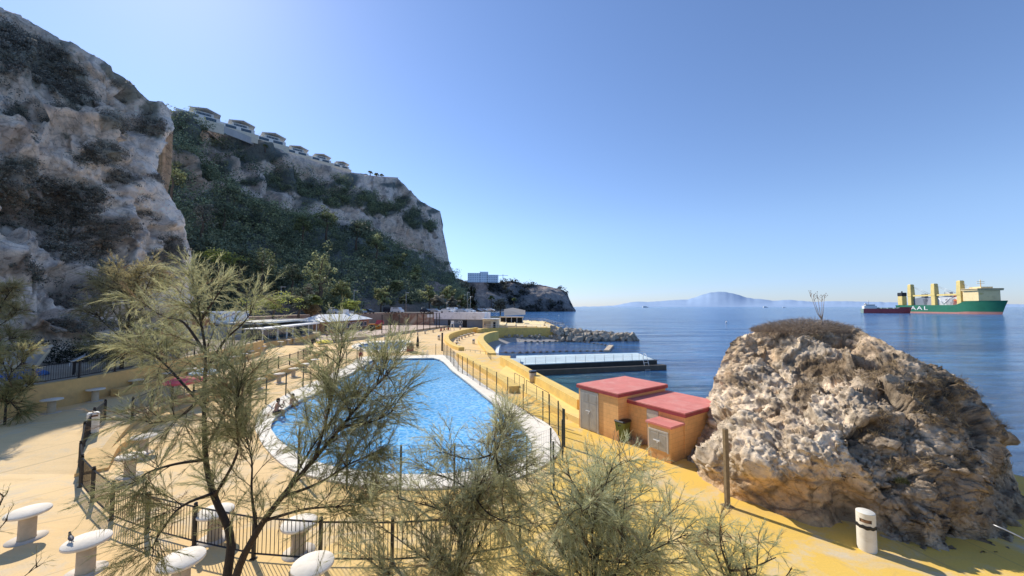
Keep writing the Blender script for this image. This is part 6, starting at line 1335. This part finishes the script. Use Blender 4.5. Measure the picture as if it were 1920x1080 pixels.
# ================================================================== PEOPLE
M_skin = mat('tanned_skin', (.38, .2, .13), .6, .08, 6, 0); M_skin2 = mat('pale_skin', (.55, .34, .25), .6, .08, 6, 0); M_hair = mat('dark_hair', (.02, .015, .012), .6, .2, 20, 0)
POSE = {}
def body_mesh(pose):
    if pose in POSE: return POSE[pose]
    V = []; E = []; R = []
    def v(p, r, par=None):
        V.append(p); R.append(r); i = len(V)-1
        if par is not None: E.append((par, i))
        return i
    sit = pose == 'sit'; lean = .12 if sit else 0; h0 = .12 if sit else .93
    pel = v((0, 0, h0), .135); sp_ = v((0, lean*.5, h0+.2), .118, pel); chs = v((0, lean, h0+.42), .14, sp_); nk = v((0, lean+.03, h0+.56), .055, chs); hd0 = v((0, lean+.05, h0+.66), .085, nk); hd1 = v((0, lean+.05, h0+.76), .082, hd0); v((0, lean+.135, h0+.67), .02, hd0)
    for s in (-1, 1):
        v((s*.085, lean+.05, h0+.68), .018, hd0)
        sh = v((s*.17, lean, h0+.48), .06, chs)
        if sit: el = v((s*.24, lean+.16, h0+.24), .042, sh); wr = v((s*.1, lean+.34, h0+.42), .03, el); hdn = v((s*.06, lean+.33, h0+.52), .03, wr); fd = Vector((-s*.2, -.05, 1))
        else: el = v((s*.24, .02, h0+.2), .043, sh); wr = v((s*.26, .08, h0-.04), .03, el); hdn = v((s*.26, .1, h0-.12), .032, wr); fd = Vector((0, .15, -1))
        fd.normalize(); side = Vector((0, 1, 0)) if not sit else Vector((1, 0, 0)); hp = Vector(V[hdn])
        for k, ln in enumerate((.075, .085, .08, .065)): a = hp+side*(k-1.5)*.019+fd*.03; m_ = v(tuple(a), .0095, hdn); m2 = v(tuple(a+fd*ln*.5), .009, m_); v(tuple(a+fd*ln*.85+Vector((0, .02, 0))), .008, m2)
        th = v(tuple(hp+side*.045-fd*.01), .010, hdn); v(tuple(hp+side*.065+fd*.04), .009, th)
        hip = v((s*.095, 0, h0-.06+(0.05 if sit else 0)), .095, pel)
        if sit: kn = v((s*.12, .42, h0+.1), .062, hip); an = v((s*.13, .46, h0-.33), .04, kn); v((s*.13, .6, h0-.38), .035, an)
        else: kn = v((s*.105, .02, .5), .062, hip); an = v((s*.11, -.01, .09), .04, kn); v((s*.12, .15, .035), .034, an)
    me = bpy.data.meshes.new('body'); me.from_pydata(V, E, []); o = bpy.data.objects.new('tmp', me); COL.objects.link(o)
    o.modifiers.new('s', 'SKIN'); 
    for i, d in enumerate(me.skin_vertices[0].data): d.radius = (R[i], R[i]); d.use_root = (i == 0)
    sb_ = o.modifiers.new('u', 'SUBSURF'); sb_.levels = 1; sb_.render_levels = 1
    dg = bpy.context.evaluated_depsgraph_get(); out = bpy.data.meshes.new_from_object(o.evaluated_get(dg)); bpy.data.objects.remove(o)
    out.polygons.foreach_set('use_smooth', [True]*len(out.polygons)); POSE[pose] = (out, h0, lean); return POSE[pose]
def person(label, loc, rz, pose='stand', top=None, bottom=(.03, .03, .05), skin=None, group=None, hair=M_hair):
    me, h0, lean = body_mesh(pose); t = thing('person', label, 'person', loc, rz, group); m2 = me.copy(); m2.materials.clear(); link('body', m2, skin or M_skin, t)
    hm = MB(); hm.ball((0, lean+.025, h0+.765), .098, 12, 8, (1, 1.05, 1)); hm.ball((0, lean-.02, h0+.70), .085, 10, 7, (1, .8, 1.1)); obj('hair', hm, hair, t)
    if bottom:
        b = MB(); mb_ = mat('cloth_%02d%02d%02d' % tuple(int(c*99) for c in bottom), bottom, .9, .1, 8, .003)
        b.lathe([(.155, h0-.1), (.165, h0), (.15, h0+.1)], 14, sx=1.12, sy=.92)
        if pose == 'stand':
            for s in (-1, 1): b.tube([(s*.095, 0, h0-.04), (s*.1, .01, h0-.32)], [.115, .105], 10)
        else:
            for s in (-1, 1): b.tube([(s*.095, .02, h0), (s*.11, .25, h0+.06)], [.115, .095], 10)
        obj('shorts', b, mb_, t)
    if top:
        b = MB(); b.lathe([(.15, h0+.08), (.145, h0+.22), (.165, h0+.4), (.15, h0+.5), (.075, h0+.56)], 14, (0, lean*.7, 0), sx=1.12, sy=.88)
        for s in (-1, 1): e = (s*.205, lean+(.08 if pose == 'sit' else .01), h0+.34); b.tube([(s*.14, lean, h0+.49), e], [.075, .065], 10)
        obj('shirt', b, mat('cloth_%02d%02d%02d' % tuple(int(c*99) for c in top), top, .9, .1, 8, .003), t)
    return t
person('tanned person with dark hair crouched on the left pool edge', G(516, 777, .07)-Vector((0, 0, .02)), -2.2+PI/2, 'sit', None, (.02, .02, .03))
person('second person with dark hair at the left pool edge, closer to the water', G(545, 766, -.25), -1.9+PI/2, 'sit', None, (.04, .03, .03))
person('bare-chested person standing at the far left corner of the large pool', G(676, 677, 0), .3, 'stand', None, (.3, .06, .05))
person('person in black clothes standing at the end of the terrace railing', G(584, 662, .55), 1.0, 'stand', (.015, .015, .018), (.015, .015, .018))
person('left of two people in patterned clothes by the cafe end', G(613, 636, .55), .5, 'stand', (.3, .2, .2), (.08, .06, .1))
person('right of two people in patterned clothes by the cafe end', G(621, 635, .55), -.4, 'stand', (.4, .28, .25), (.05, .05, .09))
person('person in white shirt standing on the plaza in front of the pavilion', G(863, 621, 0), .2, 'stand', (.75, .74, .72), (.5, .45, .4))
for (u, v, lab, c) in [(909, 616.5, 'person in dark clothes by the kiosk, left one', (.05, .05, .06)), (916, 616, 'person in dark clothes by the kiosk, right one', (.06, .04, .05))]: person(lab, G(u, v, .0), 0, 'stand', c, (.05, .05, .07))
for (u, v, z, lab) in [(1059, 634.5, SEA-.5, 'left of two people wading by the breakwater rocks'), (1069, 633.5, SEA-.4, 'right of two people wading by the breakwater rocks'), (1083, 640.5, SEA-1.35, 'left swimmer with only head and shoulders above the sea'), (1096, 640.5, SEA-1.3, 'right swimmer with only head and shoulders above the sea')]: person(lab, G(u, v, SEA)+Vector((0, 0, z-SEA)), .5, 'stand', None, (.02, .02, .03))
for k, (u, v, c) in enumerate([(828, 620.5, (.5, .1, .1)), (834, 619.5, (.6, .3, .28)), (841, 618.5, (.4, .1, .12))]): person(['leftmost person sitting by the end of the low playground wall', 'middle person sitting by the end of the low playground wall', 'rightmost person sitting by the end of the low playground wall'][k], G(u, v, .2), 1.2+k, 'sit', c, (.3, .05, .05))
person('person lying back on the sunbathing terraces', G(1022, 611, .5), 1.4, 'sit', None, (.03, .03, .04)); person('person sitting under the red parasol', G(929, 614, 0), .3, 'sit', (.6, .6, .6), (.2, .2, .25))
# ================================================================== PARASOLS AND SMALL THINGS
def parasol(label, loc, r, h, col, drop=.35):
    t = thing('parasol', label, 'parasol', loc); obj('pole', MB().tube([(0, 0, 0), (0, 0, h)], .025, 6), M_steel, t)
    mb = MB(); n = 8; P = [(r*math.cos(2*PI*k/n), r*math.sin(2*PI*k/n), h-drop) for k in range(n)]; M2 = [(r*.55*math.cos(2*PI*k/n), r*.55*math.sin(2*PI*k/n), h-drop*.35) for k in range(n)]; Lw = [(x*1.0, y*1.0, z-.14) for x, y, z in P]
    mb.add([(0, 0, h)]+M2+P+Lw, [[0, 1+k, 1+(k+1) % n] for k in range(n)]+[[1+k, 9+k, 9+(k+1) % n, 1+(k+1) % n] for k in range(n)]+[[9+k, 17+k, 17+(k+1) % n, 9+(k+1) % n] for k in range(n)]); obj('canopy', mb, mat('parasol_%02d%02d%02d' % tuple(int(c*99) for c in col), col, .8, .06, 2, 0), t)
    rb = MB()
    for k in range(n): rb.tube([(0, 0, h-.05), (P[k][0]*.98, P[k][1]*.98, P[k][2]-.01)], .012, 4)
    obj('ribs', rb, M_steel, t); return t
q = G(608, 655, 0); parasol('low yellow parasol open near the end of the terrace railing', q, 1.25, 1.5, (.85, .68, .06))
parasol('red and white parasol open by the kiosk', G(927, 615, 0), 1.3, 2.2, (.72, .12, .16))
parasol('red parasol seen through the tamarisk branches on the terrace', G(345, 748, .45), 1.15, 1.5, (.75, .1, .12), .3)
parasol('pale blue parasol beside the red one behind the tamarisk', G(382, 728, .5), .9, 1.5, (.55, .66, .75), .3)
for (u, vb, vt, lab) in [(783, 662, 629, 'closed dark parasol standing by the paddling pool')]:
    q = G(u, vb, 0); h = D(u, vt, q.y).z; t = thing('closed_parasol', lab, 'parasol', q); obj('pole', MB().tube([(0, 0, 0), (0, 0, h)], .03, 6), M_steel, t); obj('cover', MB().lathe([(.1, h*.3), (.2, h*.45), (.17, h*.75), (.06, h)], 10), M_black, t)
q = G(829, 658, 0); tag(obj('dark_post', MB().box((q.x, q.y, 1.35), (.22, .22, 2.7)), M_black), 'thick dark square post near the far corner of the pool fence', 'post')
q = G(848, 620, 0); lc_ = thing('lifeguard_chair', 'white high lifeguard chair in front of the pavilion', 'chair', q); mb = MB()
for sx in (-1, 1):
    for sy in (-1, 1): mb.tube([(sx*.55, sy*.55, 0), (sx*.3, sy*.3, 1.9)], .05, 5)
obj('frame', mb, M_white, lc_); mb = MB(); mb.box((0, 0, 1.9), (.8, .8, .08)); mb.box((0, .38, 2.3), (.8, .06, .8)); obj('seat', mb, M_white, lc_)
for k, (u, v) in enumerate([(1003, 603), (1030, 606.5), (1048, 608)]):
    q = G(u, v, .3); t = thing('sun_bench', ['dark bench on the sunbathing terraces, left of three', 'long dark bench frame on the terraces, middle of three', 'dark bench near the breakwater end of the terraces'][k], 'bench', q); obj('seat', MB().box((0, 0, .45), (3.4, .6, .12)), M_black, t)
    for s in (-1, 1): obj('leg', MB().box((s*1.4, 0, .2), (.15, .5, .4)), M_black, t)
